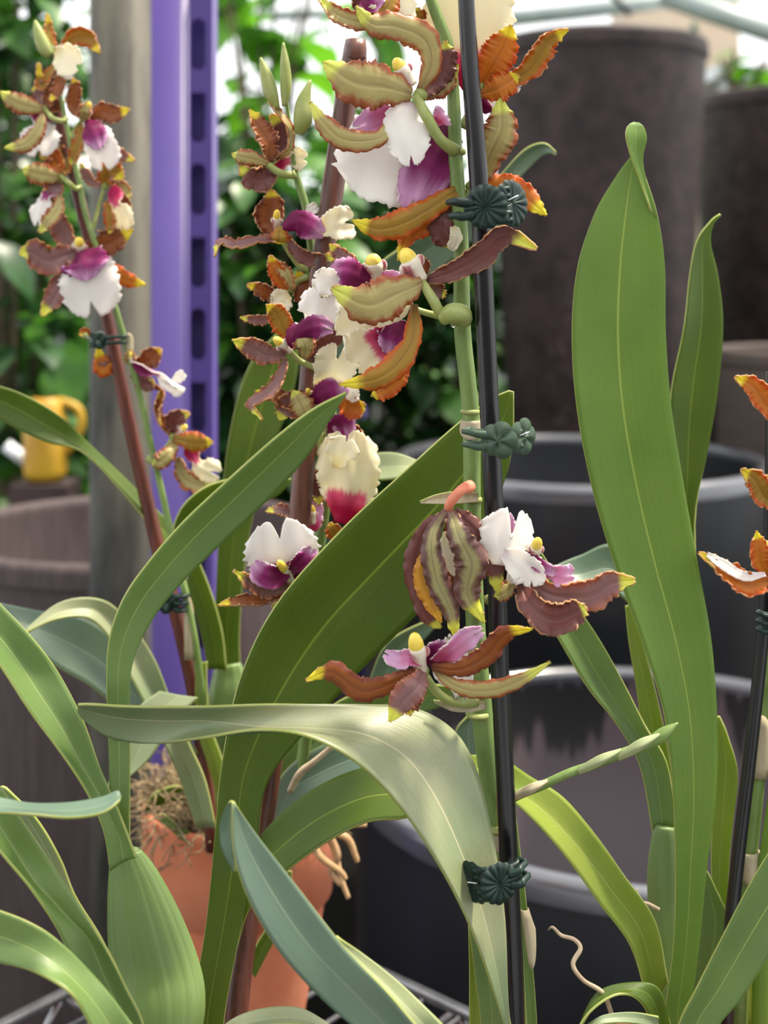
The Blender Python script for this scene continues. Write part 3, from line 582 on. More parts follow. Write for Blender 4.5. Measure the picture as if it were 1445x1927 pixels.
flower(pa, D, (250, 690), [('rust', 38, [(252, 690, 0), (275, 680, -2), (290, 668, -2), (302, 658, -4)], dict(cup=.3)), ('brown', 30, [(250, 695, 0), (262, 712, -2), (280, 722, -2), (288, 715, -4)], dict(cup=.3)), ('rust', 16, [(285, 722, 0), (305, 740, -2), (298, 770, -4), (300, 800, -6)], dict(tw=(30, 70))), ('olive', 18, [(248, 685, -2), (245, 672, -4), (246, 660, -4)], {})],
       [('lip_white', 40, [(248, 684, -4), (275, 696, -8), (300, 705, -10), (322, 722, -12), (336, 730, -12)], dict(tw=(40, 60), cup=.5, notch=.3)), ('lip_all_white', 20, [(322, 724, -12), (335, 712, -12), (346, 702, -12)], dict(prof='fan'))], ((250, 690), (246, 662), 7, -4), [(250, 690, 0), (240, 680, 0), (232, 672, 0)], 10)
flower(pa, D, (325, 822), [('orange', 40, [(325, 826, -4), (350, 830, -8), (375, 834, -8), (400, 832, -8)], dict(cup=-.35)), ('rust', 18, [(322, 820, 0), (305, 795, 0), (296, 765, -2), (302, 735, -2)], dict(tw=(40, 60))), ('brown', 34, [(325, 815, 2), (325, 795, 0), (338, 785, -2), (355, 778, -4)], dict(cup=.3)), ('olive', 34, [(330, 830, -2), (320, 850, -8), (298, 870, -10), (288, 866, -10)], dict(cup=-.3)), ('olive', 34, [(335, 860, 2), (345, 895, 0), (370, 912, -2), (404, 918, -4)], dict(cup=.3, tw=(20, -20)))],
       [('lip_cream', 46, [(350, 840, -2), (366, 862, -4), (378, 880, -6), (408, 892, -8)], dict(cup=-.3, notch=.2))], ((335, 818), (350, 800), 8, -4), [(325, 826, 0), (310, 850, -3), (292, 868, -2), (280, 862, 0)], 13)
b = B(); b.tube([P(96, 105, .6), P(84, 90, .6), P(72, 60, .6), P(66, 38, .6)], [8*k, 13*k, 10*k, 2*k], 12, n=12); b.build('flower_bud', 'stem_pale', pa)

# --- B: middle plant under the brown stake
pb = thing('orchid', 'orchid on the brown stake, with the broad dark leaf crossing to the black stake', 'orchid', (-.024, .49, CZ-.325), 'orchid plants')
leaf(pb, [(350, 2060, 420, 2060, 0, 0), (358, 1927, 420, 1927, 0, 0), (388, 1740, 450, 1760, 0, 0), (405, 1570, 482, 1600, 0, 0), (418, 1440, 505, 1470, 0, 4), (452, 1280, 600, 1350, 0, 10), (520, 1140, 700, 1240, 0, 14), (640, 1002, 790, 1150, 2, 16), (760, 890, 880, 1040, 4, 16), (860, 800, 938, 935, 8, 16), (925, 752, 962, 850, 10, 14), (958, 736, 966, 738, 10, 10)], 47.5, 'leaf_deep', 'leaf_upper', .09, nv=70, nu=16)
leaf(pb, [(375, 2040, 405, 2040, 8, 8), (395, 1880, 425, 1880, 7, 7), (418, 1760, 452, 1760, 6, 6), (445, 1650, 475, 1700, 4, 2), (500, 1560, 530, 1645, 6, -4), (580, 1490, 610, 1585, 8, -8), (680, 1445, 690, 1545, 8, -10), (780, 1440, 770, 1535, 6, -10), (850, 1480, 850, 1492, 0, -2)], 47.2, 'leaf_deep', 'leaf_under', .10)
leaf(pb, [(500, 1560, 530, 1575, 0, 0), (520, 1480, 560, 1520, 0, 0), (560, 1430, 620, 1490, 2, -4), (640, 1390, 720, 1450, 4, -6), (740, 1380, 790, 1440, 4, -6), (850, 1400, 850, 1410, 0, 0)], 53, 'leaf_skysheen', 'leaf_backlit', .12)
leaf(pb, [(500, 1570, 522, 1580, 0, 0), (505, 1500, 540, 1500, 0, 0), (530, 1430, 580, 1440, 0, 0), (580, 1370, 650, 1400, 2, 0), (660, 1310, 740, 1360, 2, 0), (800, 1290, 830, 1330, 0, 0), (890, 1300, 890, 1304, 0, 0)], 55, 'leaf_upper', 'leaf_under', .12)
leaf(pb, [(500, 1600, 520, 1610, 0, 0), (530, 1540, 560, 1580, 0, 0), (600, 1510, 620, 1540, 0, 0), (700, 1470, 705, 1480, 0, 0)], 50, 'leaf_backlit', 'leaf_under', .12)
leaf(pb, [(590, 1000, 600, 1020, 4, 4), (600, 870, 640, 900, 4, 0), (680, 856, 720, 902, 4, -4), (745, 852, 775, 895, 2, -6), (815, 880, 820, 882, 0, 0)], 56, 'leaf_pale', 'leaf_skysheen', .1)
leaf(pb, [(600, 700, 640, 760, 0, 0), (640, 610, 690, 650, 0, 0), (700, 510, 770, 560, 0, 6), (800, 440, 860, 480, 0, 8), (880, 395, 920, 420, 0, 4), (935, 338, 962, 352, 0, 0), (985, 285, 1010, 302, -4, -2), (1022, 270, 1035, 288, -6, -6), (1045, 286, 1047, 290, -6, -6)], 58, 'leaf_skysheen', 'leaf_deep', .16)
leaf(pb, [(880, 1520, 920, 1520, 0, 0), (862, 1440, 910, 1440, 0, 0), (858, 1380, 905, 1370, 0, 0), (880, 1350, 905, 1335, 0, 0)], 52, 'leaf_skysheen', 'leaf_deep', .16)
leaf(pb, [(690, 1330, 720, 1350, 0, 0), (700, 1270, 745, 1290, 0, 0), (730, 1210, 775, 1230, 0, 0), (790, 1175, 810, 1190, 0, 0), (820, 1170, 822, 1172, 0, 0)], 58, 'leaf_skysheen', 'leaf_deep', .12)
leaf(pb, [(470, 1830, 480, 1840, 0, 0), (478, 1790, 500, 1800, 0, 0), (500, 1750, 522, 1760, 0, 0), (530, 1700, 545, 1715, 0, 0), (541, 1640, 548, 1640, 0, 0)], 54, 'leaf_deep', 'leaf_under', .1)
leaf(pb, [(380, 1990, 400, 2010, 0, 0), (420, 1930, 430, 1950, 0, -6), (480, 1900, 490, 1930, 0, -10), (560, 1895, 560, 1925, 0, -10), (620, 1925, 618, 1938, 0, -6)], 43.5, 'leaf_sunsheen', 'leaf_under', .1)
pxtube(pb, 'branch', [(545, 1490, 0), (565, 1455, 0), (595, 1430, 0), (640, 1390, 0), (690, 1330, 4)], 51.5, [12, 15, 11, 11, 9], 'root', 20)
k = .49/F; b = B(); b.tube([P(450, 2070, .48), P(450, 2120, .48), P(470, 2150, .485)], [22*k, 34*k, 36*k], 30, n=12, flat=.6); b.build('pseudobulb', 'bulb', pb)
stake([(668, 88, 4), (655, 160, 4), (630, 330, 3), (598, 560, 2), (580, 760, 1), (565, 960, 0), (540, 1200, 0), (512, 1420, 0), (480, 1640, 0), (455, 1800, -5), (442, 1920, -10), (432, 2080, -10)], 50.5, [40, 42, 42, 42, 42, 42, 42, 43, 44, 46, 46, 46], 'bamboo', 'smooth brown bamboo stake behind the middle flowers, capped at its knobbly top', nodes=())
b = B(); k = .509/F; c = P(668, 92, .509)
b.tube([c-Vector((0, 0, .005)), c-Vector((0, 0, .0035)), c+Vector((.0003, 0, 0)), c+Vector((.0004, 0, .0036))], [20*k, 23*k, 22*k, 19*k], 18, ribs=5, ribamp=.05); tag(b.build('stake_cap', 'bamboo'), 'rounded brown knob on top of the brown bamboo stake', 'cap')
pxtube(pb, 'flower_stem', [(560, 1500, 20), (585, 1300, 15), (598, 1060, 6), (610, 960, 4), (618, 860, 2), (622, 770, 0), (612, 700, 0), (600, 620, 0), (592, 540, 0), (586, 470, 0), (575, 390, 0), (560, 340, 0), (552, 300, 0), (545, 240, 0), (538, 180, 0), (535, 120, 0)], 51.5, [24, 24, 23, 22, 22, 22, 20, 18, 16, 15, 15, 14, 12, 9, 8, 6], 'stem', 60)
bract(pb, 612, 850, 51.5, 20, 60, 2, -1)
D = 51
for pts, r in (([(535, 200, 0), (538, 165, 0), (536, 120, 0), (533, 80, 0)], (5, 11, 9, 2)), ([(522, 205, 0), (510, 175, 0), (500, 140, 0), (490, 108, 0)], (5, 13, 11, 2)), ([(562, 250, 0), (570, 225, -2), (572, 190, -2), (584, 150, -2)], (9, 18, 14, 2))):
    pxtube(pb, 'flower_bud', pts, D, [2*a for a in r], 'stem_pale', 16)
leafd = D
flower(pb, D, (512, 305), [('rust', 40, [(510, 305, -2), (505, 270, -4), (490, 240, -4), (470, 205, -2)], dict(cup=.4, tw=(20, 40))), ('brown', 42, [(508, 308, 0), (520, 280, 4), (530, 250, 4), (510, 215, 2)], dict(cup=.4)), ('olive', 34, [(508, 310, -3), (480, 300, -6), (455, 295, -8), (436, 290, -8)], dict(cup=-.4)), ('brown', 44, [(512, 315, 0), (500, 335, -4), (475, 335, -6), (452, 312, -6)], dict(cup=.4, tw=(0, -20))), ('olive', 18, [(520, 300, 2), (545, 280, 0), (545, 240, 0), (520, 205, 0), (505, 190, 0)], dict(tw=(40, 60)))],
       [('lip_cream', 46, [(515, 312, 4), (535, 305, 4), (560, 300, 4), (575, 300, 2)], dict(cup=.2))], None, [(505, 310, -4), (525, 325, -4), (548, 330, 0), (556, 328, 0)], 15)
flower(pb, D, (528, 450), [('mauve', 24, [(528, 452, 0), (490, 450, -2), (445, 460, -6), (415, 455, -8), (402, 482, -10)], dict(tw=(30, 60), cup=.3)), ('rust', 52, [(522, 440, 2), (505, 415, 2), (512, 385, 0), (510, 358, -2)], dict(cup=.4)), ('orange', 46, [(525, 425, -6), (525, 440, -10), (525, 452, -10), (524, 460, -8)], dict(cup=-.5)), ('brown', 28, [(540, 448, 0), (560, 475, -4), (590, 488, -6), (640, 480, -8)], dict(cup=.3, tw=(30, 10))), ('mauve', 34, [(605, 455, 2), (622, 470, 2), (640, 490, 2), (660, 510, 4)], {})],
       [('lip_magenta', 52, [(532, 430, -8), (558, 418, -12), (585, 428, -12), (610, 440, -10)], dict(prof='lobe', cup=-.4)), ('lip_all_cream', 62, [(598, 430, -8), (618, 425, -10), (640, 420, -10), (662, 418, -6)], dict(prof='fan', notch=.25)), ('lip_all_white', 22, [(575, 405, -4), (585, 395, -4), (598, 388, -2)], dict(prof='fan'))], ((520, 435), (521, 395), 8, -8), [(530, 450, 0), (548, 478, 2), (565, 500, 2), (585, 505, 0)], 13)
flower(pb, D, (548, 545), [('flame', 32, [(545, 548, 0), (530, 530, -2), (518, 505, -4), (508, 482, -6)], dict(cup=.3)), ('olive', 24, [(550, 545, -2), (542, 520, -4), (530, 505, -4), (515, 490, -4)], {}), ('rust', 28, [(540, 558, 0), (510, 555, -2), (490, 545, -4), (466, 536, -6)], dict(cup=.3)), ('mauve', 18, [(530, 595, 0), (500, 602, -2), (480, 602, -4), (452, 598, -6)], {}), ('rust', 36, [(560, 570, 2), (570, 545, 2), (560, 510, 2)], {})],
       [('lip_all_cream', 46, [(545, 555, -3), (530, 565, -5), (515, 578, -6)], dict(prof='lobe'))], None, [(548, 548, 0), (560, 530, 2), (582, 520, 0)], 11)
flower(pb, D-1.5, (545, 655), [('orange', 42, [(550, 640, 0), (535, 618, -2), (520, 590, -4), (502, 574, -6)], dict(cup=.15)), ('mauve', 42, [(538, 665, 0), (505, 668, -2), (475, 655, -4), (438, 640, -8)], dict(cup=.2)), ('olive', 42, [(572, 676, -8), (575, 655, -12), (568, 638, -12), (562, 628, -10)], dict(cup=-.4)), ('brown', 40, [(590, 660, 4), (615, 645, 2), (635, 620, 0), (648, 585, -4)], dict(cup=.2, tw=(0, 40))), ('mauve', 28, [(538, 675, 0), (528, 705, -2), (510, 735, -4), (475, 760, -6), (492, 790, -10)], dict(tw=(20, 50), cup=.3))],
       [('lip_white', 78, [(540, 648, -4), (570, 625, -10), (595, 600, -14), (608, 545, -14)], dict(cup=-.3)), ('lip_magenta', 46, [(548, 650, -8), (575, 622, -14), (600, 615, -16), (625, 618, -14)], dict(prof='lobe', cup=-.3)), ('lip_all_cream', 42, [(590, 548, -12), (610, 538, -14), (640, 535, -12)], dict(prof='lobe'))], ((545, 660), (516, 636), 10, -8), [(545, 660, 0), (565, 680, 3), (590, 690, 3), (605, 690, 0)], 12)
flower(pb, D-.5, (588, 740), [('rust', 34, [(585, 745, 0), (550, 758, -2), (515, 745, -4), (480, 735, -6)], dict(tw=(20, 60))), ('mauve', 50, [(585, 742, 0), (565, 755, -2), (540, 768, -4), (525, 790, -4)], dict(cup=.2)), ('olive', 48, [(580, 800, -6), (572, 775, -10), (562, 755, -10), (550, 735, -8)], dict(cup=-.35)), ('brown', 40, [(590, 735, 2), (600, 700, 4), (590, 670, 4)], {}), ('flame', 50, [(640, 740, 4), (655, 758, 2), (672, 765, 0), (686, 762, -2)], {})],
       [('lip_all_cream', 80, [(600, 735, -4), (618, 705, -10), (632, 685, -12), (640, 655, -12)], dict(prof='fan', tw=(20, 0), notch=.2)), ('lip_magenta', 54, [(585, 755, -6), (605, 745, -10), (630, 735, -10), (655, 728, -8)], dict(prof='lobe', cup=-.3)), ('lip_all_white', 30, [(650, 745, 0), (662, 742, -2), (676, 740, -2)], dict(prof='lobe'))], ((585, 748), (578, 732), 6, -10), [(588, 742, 0), (600, 760, 3), (616, 770, 0)], 12)
flower(pb, D, (612, 905), [('brown', 36, [(608, 880, 4), (602, 900, 2), (598, 920, 2), (600, 950, 0)], {}), ('rust', 34, [(650, 965, 0), (675, 975, -2), (700, 960, -4)], {}), ('mauve', 26, [(575, 995, 4), (560, 975, 2), (530, 960, 0), (500, 962, -2)], dict(tw=(30, 50))), ('orange', 30, [(640, 1020, 2), (628, 1000, 0), (622, 985, 0)], {}), ('rust', 26, [(650, 800, 4), (668, 815, 2), (678, 832, 0)], {}), ('gold', 30, [(660, 1000, 0), (690, 985, -2), (700, 970, -4)], {})],
       [('lip_cream', 118, [(640, 985, -4), (650, 945, -8), (655, 900, -10), (650, 815, -8)], dict(prof='fan', cup=-.2)), ('lip_magenta', 46, [(620, 820, 0), (635, 805, -2), (648, 800, -2), (650, 830, -4)], dict(prof='lobe')), ('lip_all_cream', 60, [(632, 880, -12), (642, 850, -14), (655, 825, -14)], dict(prof='fan')), ('lip_pink', 40, [(590, 1000, 4), (588, 975, 2), (598, 945, 2)], dict(prof='lobe'))], ((588, 985), (587, 950), 8, -2), [(612, 860, 0), (600, 845, -2), (600, 815, -2)], 20)
flower(pb, D-1, (550, 1100), [('mauve', 30, [(548, 1100, 0), (510, 1112, -2), (478, 1100, -4), (440, 1074, -8)], dict(cup=.3, tw=(0, 30))), ('rust', 22, [(545, 1108, 0), (500, 1128, -2), (455, 1130, -4), (410, 1138, -8)], dict(tw=(30, 50), cup=.3)), ('olive', 30, [(550, 1105, 0), (548, 1120, -2), (535, 1135, -4), (512, 1142, -6)], dict(cup=.2)), ('brown', 34, [(545, 1100, 4), (560, 1110, 2), (575, 1115, 2)], {}), ('mauve', 26, [(555, 1090, 5), (575, 1080, 6), (595, 1060, 6)], {})],
       [('lip_white', 136, [(548, 1092, 0), (538, 1068, -6), (532, 1042, -10), (522, 985, -10)], dict(cup=.15, ruf=.08, notch=.16, prof='fan')), ('lip_magenta', 46, [(544, 1078, -10), (520, 1085, -14), (495, 1080, -14), (478, 1060, -12)], dict(prof='lobe', cup=.3)), ('lip_magenta', 40, [(548, 1075, -10), (565, 1062, -14), (580, 1048, -14), (588, 1032, -12)], dict(prof='lobe', cup=.3))], ((550, 1098), (524, 1056), 11, -16), [(550, 1100, 0), (575, 1090, 4), (592, 1075, 4)], 11)

# --- C: front plant at lower left with the ribbed pseudobulb
pc = thing('orchid', 'orchid at lower left with a ribbed green pseudobulb and a long arching leaf', 'orchid', (P(265, 0, .43).x, .43, CZ-.29), 'orchid plants')
k = .44/F
b = B(); b.tube([P(236, 1598, .44), P(238, 1612, .44), P(252, 1660, .44), P(272, 1740, .44), P(292, 1830, .44), P(300, 1900, .437), P(296, 1990, .434), P(285, 2060, .43)], [24*k, 32*k, 50*k, 70*k, 83*k, 84*k, 66*k, 40*k], 56, n=34, flat=.45, ribs=19, ribamp=.032); b.build('pseudobulb', 'bulb', pc)
leaf(pc, [(206, 1625, 243, 1612, 0, 0), (206, 1540, 243, 1540, 0, 0), (205, 1430, 243, 1430, 0, 0), (202, 1310, 243, 1320, 0, 2), (206, 1210, 252, 1240, 0, 4), (232, 1130, 288, 1165, 0, 6), (280, 1060, 340, 1100, 0, 8), (345, 985, 405, 1035, 0, 10), (430, 905, 490, 955, 0, 12), (520, 825, 570, 870, 0, 12), (590, 772, 618, 795, 2, 8), (652, 740, 652, 742, 4, 4)], 43, 'leaf_upper', 'leaf_under', .10, nv=64)
leaf(pc, [(208, 1640, 254, 1615, 0, 0), (195, 1560, 245, 1590, 0, 0), (165, 1490, 215, 1510, 0, 2), (120, 1420, 185, 1440, 0, 4), (60, 1340, 155, 1355, 0, 6), (5, 1255, 112, 1270, 0, 10), (-40, 1200, 55, 1195, 0, 9), (-80, 1150, -10, 1125, 0, 9)], 42.5, 'leaf_upper', 'leaf_backlit', .22)
leaf(pc, [(215, 2040, 290, 2040, 0, 0), (190, 1935, 268, 1930, 0, 0), (150, 1845, 235, 1860, 0, 0), (110, 1750, 200, 1790, 0, 0), (60, 1670, 152, 1710, 0, 4), (10, 1610, 100, 1630, 0, 8), (-30, 1560, 45, 1550, 0, 8), (-60, 1510, 0, 1480, 0, 8)], 41.5, 'leaf_upper', 'leaf_backlit', .25)
leaf(pc, [(170, 1850, 225, 1850, 0, 0), (140, 1760, 190, 1770, 0, 0), (95, 1660, 140, 1690, 0, 0), (55, 1590, 112, 1620, 0, 0), (20, 1530, 68, 1545, 0, 0), (-10, 1480, 10, 1485, 0, 0)], 44.5, 'leaf_sunsheen', 'leaf_backlit', .2)
leaf(pc, [(-60, 1530, -60, 1490, -6, 0), (0, 1528, 0, 1500, -6, 0), (60, 1530, 60, 1510, -8, 0), (130, 1536, 130, 1509, -9, 0), (190, 1528, 190, 1499, -8, 0), (224, 1505, 218, 1488, -4, 0), (229, 1496, 226, 1490, 0, 0)], 39, 'leaf_skysheen', 'leaf_deep', .06)
leaf(pc, [(200, 2000, 270, 1960, -4, 0), (165, 1915, 215, 1880, -6, 2), (130, 1862, 165, 1822, -8, 4), (60, 1825, 110, 1770, -5, 2), (0, 1812, 50, 1735, -3, 1), (-60, 1800, -30, 1705, -3, 1)], 38.5, 'leaf_upper', 'leaf_under', .12)

# --- D: main front orchid
pd = thing('orchid', 'main orchid in front, tied to the black stake, with the big grey-green leaf arching left', 'orchid', (.05, .455, CZ-.31), 'orchid plants')
leaf(pd, [(975, 2060, 990, 2060, 0, 0), (948, 1925, 960, 1925, 0, 0), (885, 1740, 950, 1720, -6, 4), (805, 1590, 925, 1560, -13, 6), (728, 1485, 898, 1450, -18, 9), (655, 1420, 855, 1375, -21, 12), (570, 1380, 780, 1332, -20, 12), (480, 1371, 680, 1325, -15, 8), (380, 1386, 540, 1326, -10, 0), (280, 1400, 390, 1332, -6, -9), (205, 1388, 250, 1332, -6, -14), (162, 1360, 175, 1328, -8, -14), (146, 1342, 146, 1328, -11, -13)], 43.6, 'leaf_sunsheen', 'leaf_skysheen', .10, nv=80, nu=18)
leaf(pd, [(880, 2080, 960, 2080, 0, 0), (790, 2000, 860, 2000, 0, 0), (690, 1950, 795, 1945, 0, 0), (605, 1880, 725, 1865, 0, 0), (525, 1790, 645, 1780, -2, 2), (468, 1690, 562, 1672, -3, 3), (441, 1600, 490, 1580, -2, 2), (438, 1512, 441, 1512, 0, 0)], 38, 'leaf_skysheen', 'leaf_sunsheen', .08,
     extra=[[(438, 1640, 441, 1640, 4, 1), (418, 1600, 441, 1600, 6, 1), (413, 1560, 441, 1558, 7, 1), (424, 1520, 440, 1522, 4, 1), (432, 1510, 437, 1511, 2, 1)]])
leaf(pd, [(870, 2060, 930, 2060, 0, 0), (780, 1950, 850, 1950, 0, 0), (715, 1870, 770, 1865, 0, 4), (660, 1810, 690, 1800, 0, 3), (630, 1765, 634, 1765, 0, 0)], 39.5, 'leaf_pale', 'leaf_sunsheen', .1)
leaf(pd, [(885, 2060, 915, 2060, 0, 0), (884, 1927, 912, 1927, 0, 0), (884, 1830, 900, 1830, 0, 0), (882, 1740, 886, 1740, 0, 0)], 46.5, 'leaf_backlit', 'leaf_under', .1)
leaf(pd, [(905, 2060, 950, 2060, 0, 0), (905, 1927, 948, 1927, 0, 0), (890, 1800, 940, 1790, 0, 0), (880, 1700, 935, 1700, 0, 0), (885, 1600, 925, 1600, 0, 0)], 46.0, 'leaf_upper', 'leaf_under', .1)
k = .458/F
stem = pxtube(pd, 'flower_stem', [(978, 2080, 4), (968, 1900, 5), (955, 1700, 5), (942, 1590, 4), (925, 1480, 3), (908, 1350, 2), (896, 1200, 0), (890, 1050, 0), (888, 930, 0), (887, 800, 0), (880, 720, 0), (870, 620, 0), (868, 500, 0), (864, 400, 0), (857, 290, 0), (853, 180, 0), (843, 90, 0), (822, 30, 0), (800, -30, 0)], 45.8, [46, 46, 46, 44, 42, 40, 37, 34, 33, 33, 32, 32, 30, 29, 27, 24, 23, 22, 20], 'stem', 110, 22)
for (x, y, w_) in ((938, 1560, 42), (898, 1345, 40), (888, 940, 35), (884, 775, 34), (870, 600, 33), (860, 285, 30), (864, 380, 31)):
    pxtube(pd, 'stem_node', [(x-.5, y+5, 0), (x, y, 0), (x, y-5, 0)], 45.78, [w_*.98, w_*1.13, w_*.98], 'stem_pale', 8, 20)
bract(pd, 941, 1560, 45.8, 44, -34, 3, 1); bract(pd, 886, 790, 45.8, 36, -36, 0, -1); bract(pd, 986, 1710, 45.9, 13, -110, 3, 1, lean=14)
leaf(pd, [(985, 2060, 1015, 2060, 0, 0), (988, 1927, 1010, 1927, 0, 0), (980, 1820, 1002, 1820, 0, 0), (972, 1700, 990, 1700, 0, 0), (965, 1600, 978, 1600, 0, 0), (962, 1500, 966, 1500, 0, 0)], 47, 'leaf_upper', 'leaf_backlit', .1)
# papery sheath under the lowest bloom and coral stalk over the wilted one
leaf(pd, [(815, 1318, 818, 1322, 0, 0), (850, 1322, 850, 1338, 0, 0), (885, 1322, 885, 1340, 0, 0), (914, 1320, 914, 1334, 0, 0)], 44.6, 'bract', 'bract', .2, name='bract', thick=.0004)
leaf(pd, [(790, 944, 792, 947, 0, 0), (820, 932, 824, 948, 0, 0), (856, 926, 856, 948, 0, 0), (900, 928, 900, 944, 0, 0)], 44.6, 'bract', 'bract', .3, name='bract', thick=.0004)
# side shoot with buds
pxtube(pd, 'side_shoot', [(945, 1512, 2), (975, 1495, 0), (1020, 1478, 0), (1070, 1455, 0), (1115, 1440, 0), (1165, 1420, 0), (1215, 1402, 0), (1250, 1380, 0), (1276, 1360, 0)], 45.5, [20, 19, 17, 16, 17, 18, 20, 24, 3], 'stem', 50)
for (x0, y0, x1, y1, w_) in ((970, 1498, 1030, 1472, 21), (1090, 1450, 1168, 1414, 22), (1165, 1424, 1240, 1385, 25)):
    leaf(pd, [(x0, y0-8, x0, y0+8, 0, 0), ((x0+x1)/2, (y0+y1)/2-w_*.55, (x0+x1)/2, (y0+y1)/2+w_*.45, -4, -4), (x1, y1-6, x1, y1+2, -2, -2)], 45.3, 'bract' if x0 < 1000 else 'leaf_pale', 'bract', -.35, name='bract', thick=.0004)
stake([(874, -60, 0), (884, 120, 0), (900, 330, 0), (914, 620, 0), (925, 860, 0), (934, 1060, 0), (940, 1250, 0), (951, 1480, 0), (960, 1680, 0), (968, 1860, 0), (972, 2130, 0)], 44.6, [30, 33, 36, 37, 37, 36, 35, 35, 36, 37, 37], 'black_stake', 'glossy black plant stake standing in front of the main green stem')

D = 45
# top left bloom, cut by the frame
flower(pd, D, (700, -30), [('orange', 44, [(740, -40, 0), (735, 0, -4), (712, 28, -6), (680, 30, -6)], dict(cup=-.3, tw=(0, 20))), ('olive', 34, [(690, -10, 0), (690, 38, -4), (640, 30, -6), (600, -5, -6)], dict(cup=.3, tw=(-10, 20))), ('brown', 44, [(690, -30, 0), (682, 5, 2), (700, 20, 2), (720, 5, 0)], dict(cup=.2))],
       [('lip_all_cream', 90, [(735, -60, 0), (738, -20, -2), (736, 30, -4), (722, 52, -4)], dict(prof='lobe')), ('lip_magenta', 36, [(680, 0, -4), (695, 8, -6), (720, -5, -6)], dict(prof='lobe'))], None, [(700, -30, 0), (760, -30, 2), (800, -25, 2)], 14)
# big bloom seen from behind
flower(pd, D, (790, 180), [
    ('olive', 92, [(775, 178, -4), (725, 162, -10), (665, 152, -12), (607, 116, -10)], dict(cup=-.30, ruf=.10)),
    ('olive', 44, [(738, 215, -2), (715, 258, -8), (650, 262, -12), (610, 232, -12), (584, 192, -10)], dict(cup=-.35, ruf=.12)),
    ('olive', 58, [(790, 172, 0), (812, 120, -4), (798, 72, -6), (745, 48, -8), (700, 44, -10), (670, 12, -12)], dict(cup=-.35, ruf=.12)),
    ('brown', 50, [(800, 178, 0), (822, 150, 2), (840, 110, 3), (838, 78, 3)], dict(cup=-.2)),
    ('olive', 46, [(790, 180, 2), (815, 168, 3), (838, 155, 4), (862, 120, 5)], dict(cup=-.3))],
    [('lip_all_white', 200, [(800, 215, 10), (770, 250, 10), (735, 295, 8), (715, 385, 4)], dict(prof='fan', cup=-.15, ruf=.09, notch=.02, tw=(-10, -10))),
     ('lip_magenta', 112, [(852, 232, 12), (828, 275, 9), (805, 320, 6), (772, 392, 3)], dict(prof='lobe', cup=-.15)),
     ('lip_all_white', 92, [(775, 190, -2), (762, 225, -6), (768, 262, -8), (775, 308, -8)], dict(prof='lobe', cup=-.2, ruf=.08)),
     ('lip_pink', 66, [(760, 210, 4), (725, 225, 2), (695, 235, 0), (668, 240, -2)], dict(prof='lobe')),
     ('lip_pink', 44, [(822, 232, 3), (832, 220, 1), (840, 214, 1)], dict(prof='fan'))],
    ((775, 160), (742, 110), 15, -4), [(782, 180, -2), (802, 218, -8), (828, 262, -6), (856, 284, 0)], 21, 14)
# bloom right of the stake at top
flower(pd, 46, (905, 165), [
    ('flame', 70, [(905, 165, 0), (925, 125, -6), (945, 90, -8), (962, 48, -10)], dict(cup=-.25)),
    ('orange', 44, [(945, 150, -2), (985, 140, -6), (1015, 105, -8), (1035, 75, -8), (1070, 56, -8)], dict(cup=.25, tw=(0, 40))),
    ('flame', 56, [(905, 178, -2), (930, 168, -6), (955, 155, -6), (975, 140, -6)], dict(cup=-.3)),
    ('orange', 26, [(795, 45, 0), (788, 30, -2), (784, 15, -2)], dict(cup=.3))],
    [('lip_cream', 175, [(890, 170, 6), (888, 120, 4), (885, 60, 2), (880, -50, 0)], dict(prof='fan', cup=-.2, ruf=.07)), ('lip_all_white', 36, [(925, 160, -2), (955, 158, -3), (978, 165, -4)], dict(prof='lobe'))],
    None, [(905, 168, 0), (892, 200, 2), (870, 240, 2)], 16, 11)
# bloom behind the first clip
flower(pd, 46, (885, 350), [
    ('olive', 72, [(905, 345, 2), (925, 285, -4), (945, 240, -6), (942, 184, -6)], dict(cup=-.25, tw=(0, 10))),
    ('flame', 58, [(890, 345, 4), (935, 350, 2), (980, 365, 0), (1028, 405, -4)], dict(cup=-.2)),
    ('orange', 54, [(870, 350, -4), (820, 385, -8), (760, 418, -12), (710, 430, -12), (662, 415, -12)], dict(cup=-.35)),
    ('flame', 38, [(858, 390, 0), (815, 420, -2), (770, 440, -4), (748, 490, -6)], dict(cup=-.3, tw=(0, 20))),
    ('brown', 58, [(850, 395, -2), (835, 415, -4), (836, 440, -4), (862, 470, -2)], dict(cup=-.25)),
    ('flame', 56, [(868, 345, 2), (852, 360, 2), (838, 385, 0), (835, 410, -2)], {})],
    [('lip_white', 60, [(905, 210, 4), (915, 195, 4), (925, 188, 2), (940, 185, 0)], dict(prof='lobe')), ('lip_all_cream', 24, [(852, 425, -4), (858, 445, -6), (850, 470, -6)], dict(prof='lobe'))],
    None, [(885, 350, 0), (878, 372, 0), (866, 385, 0)], 15, 10)
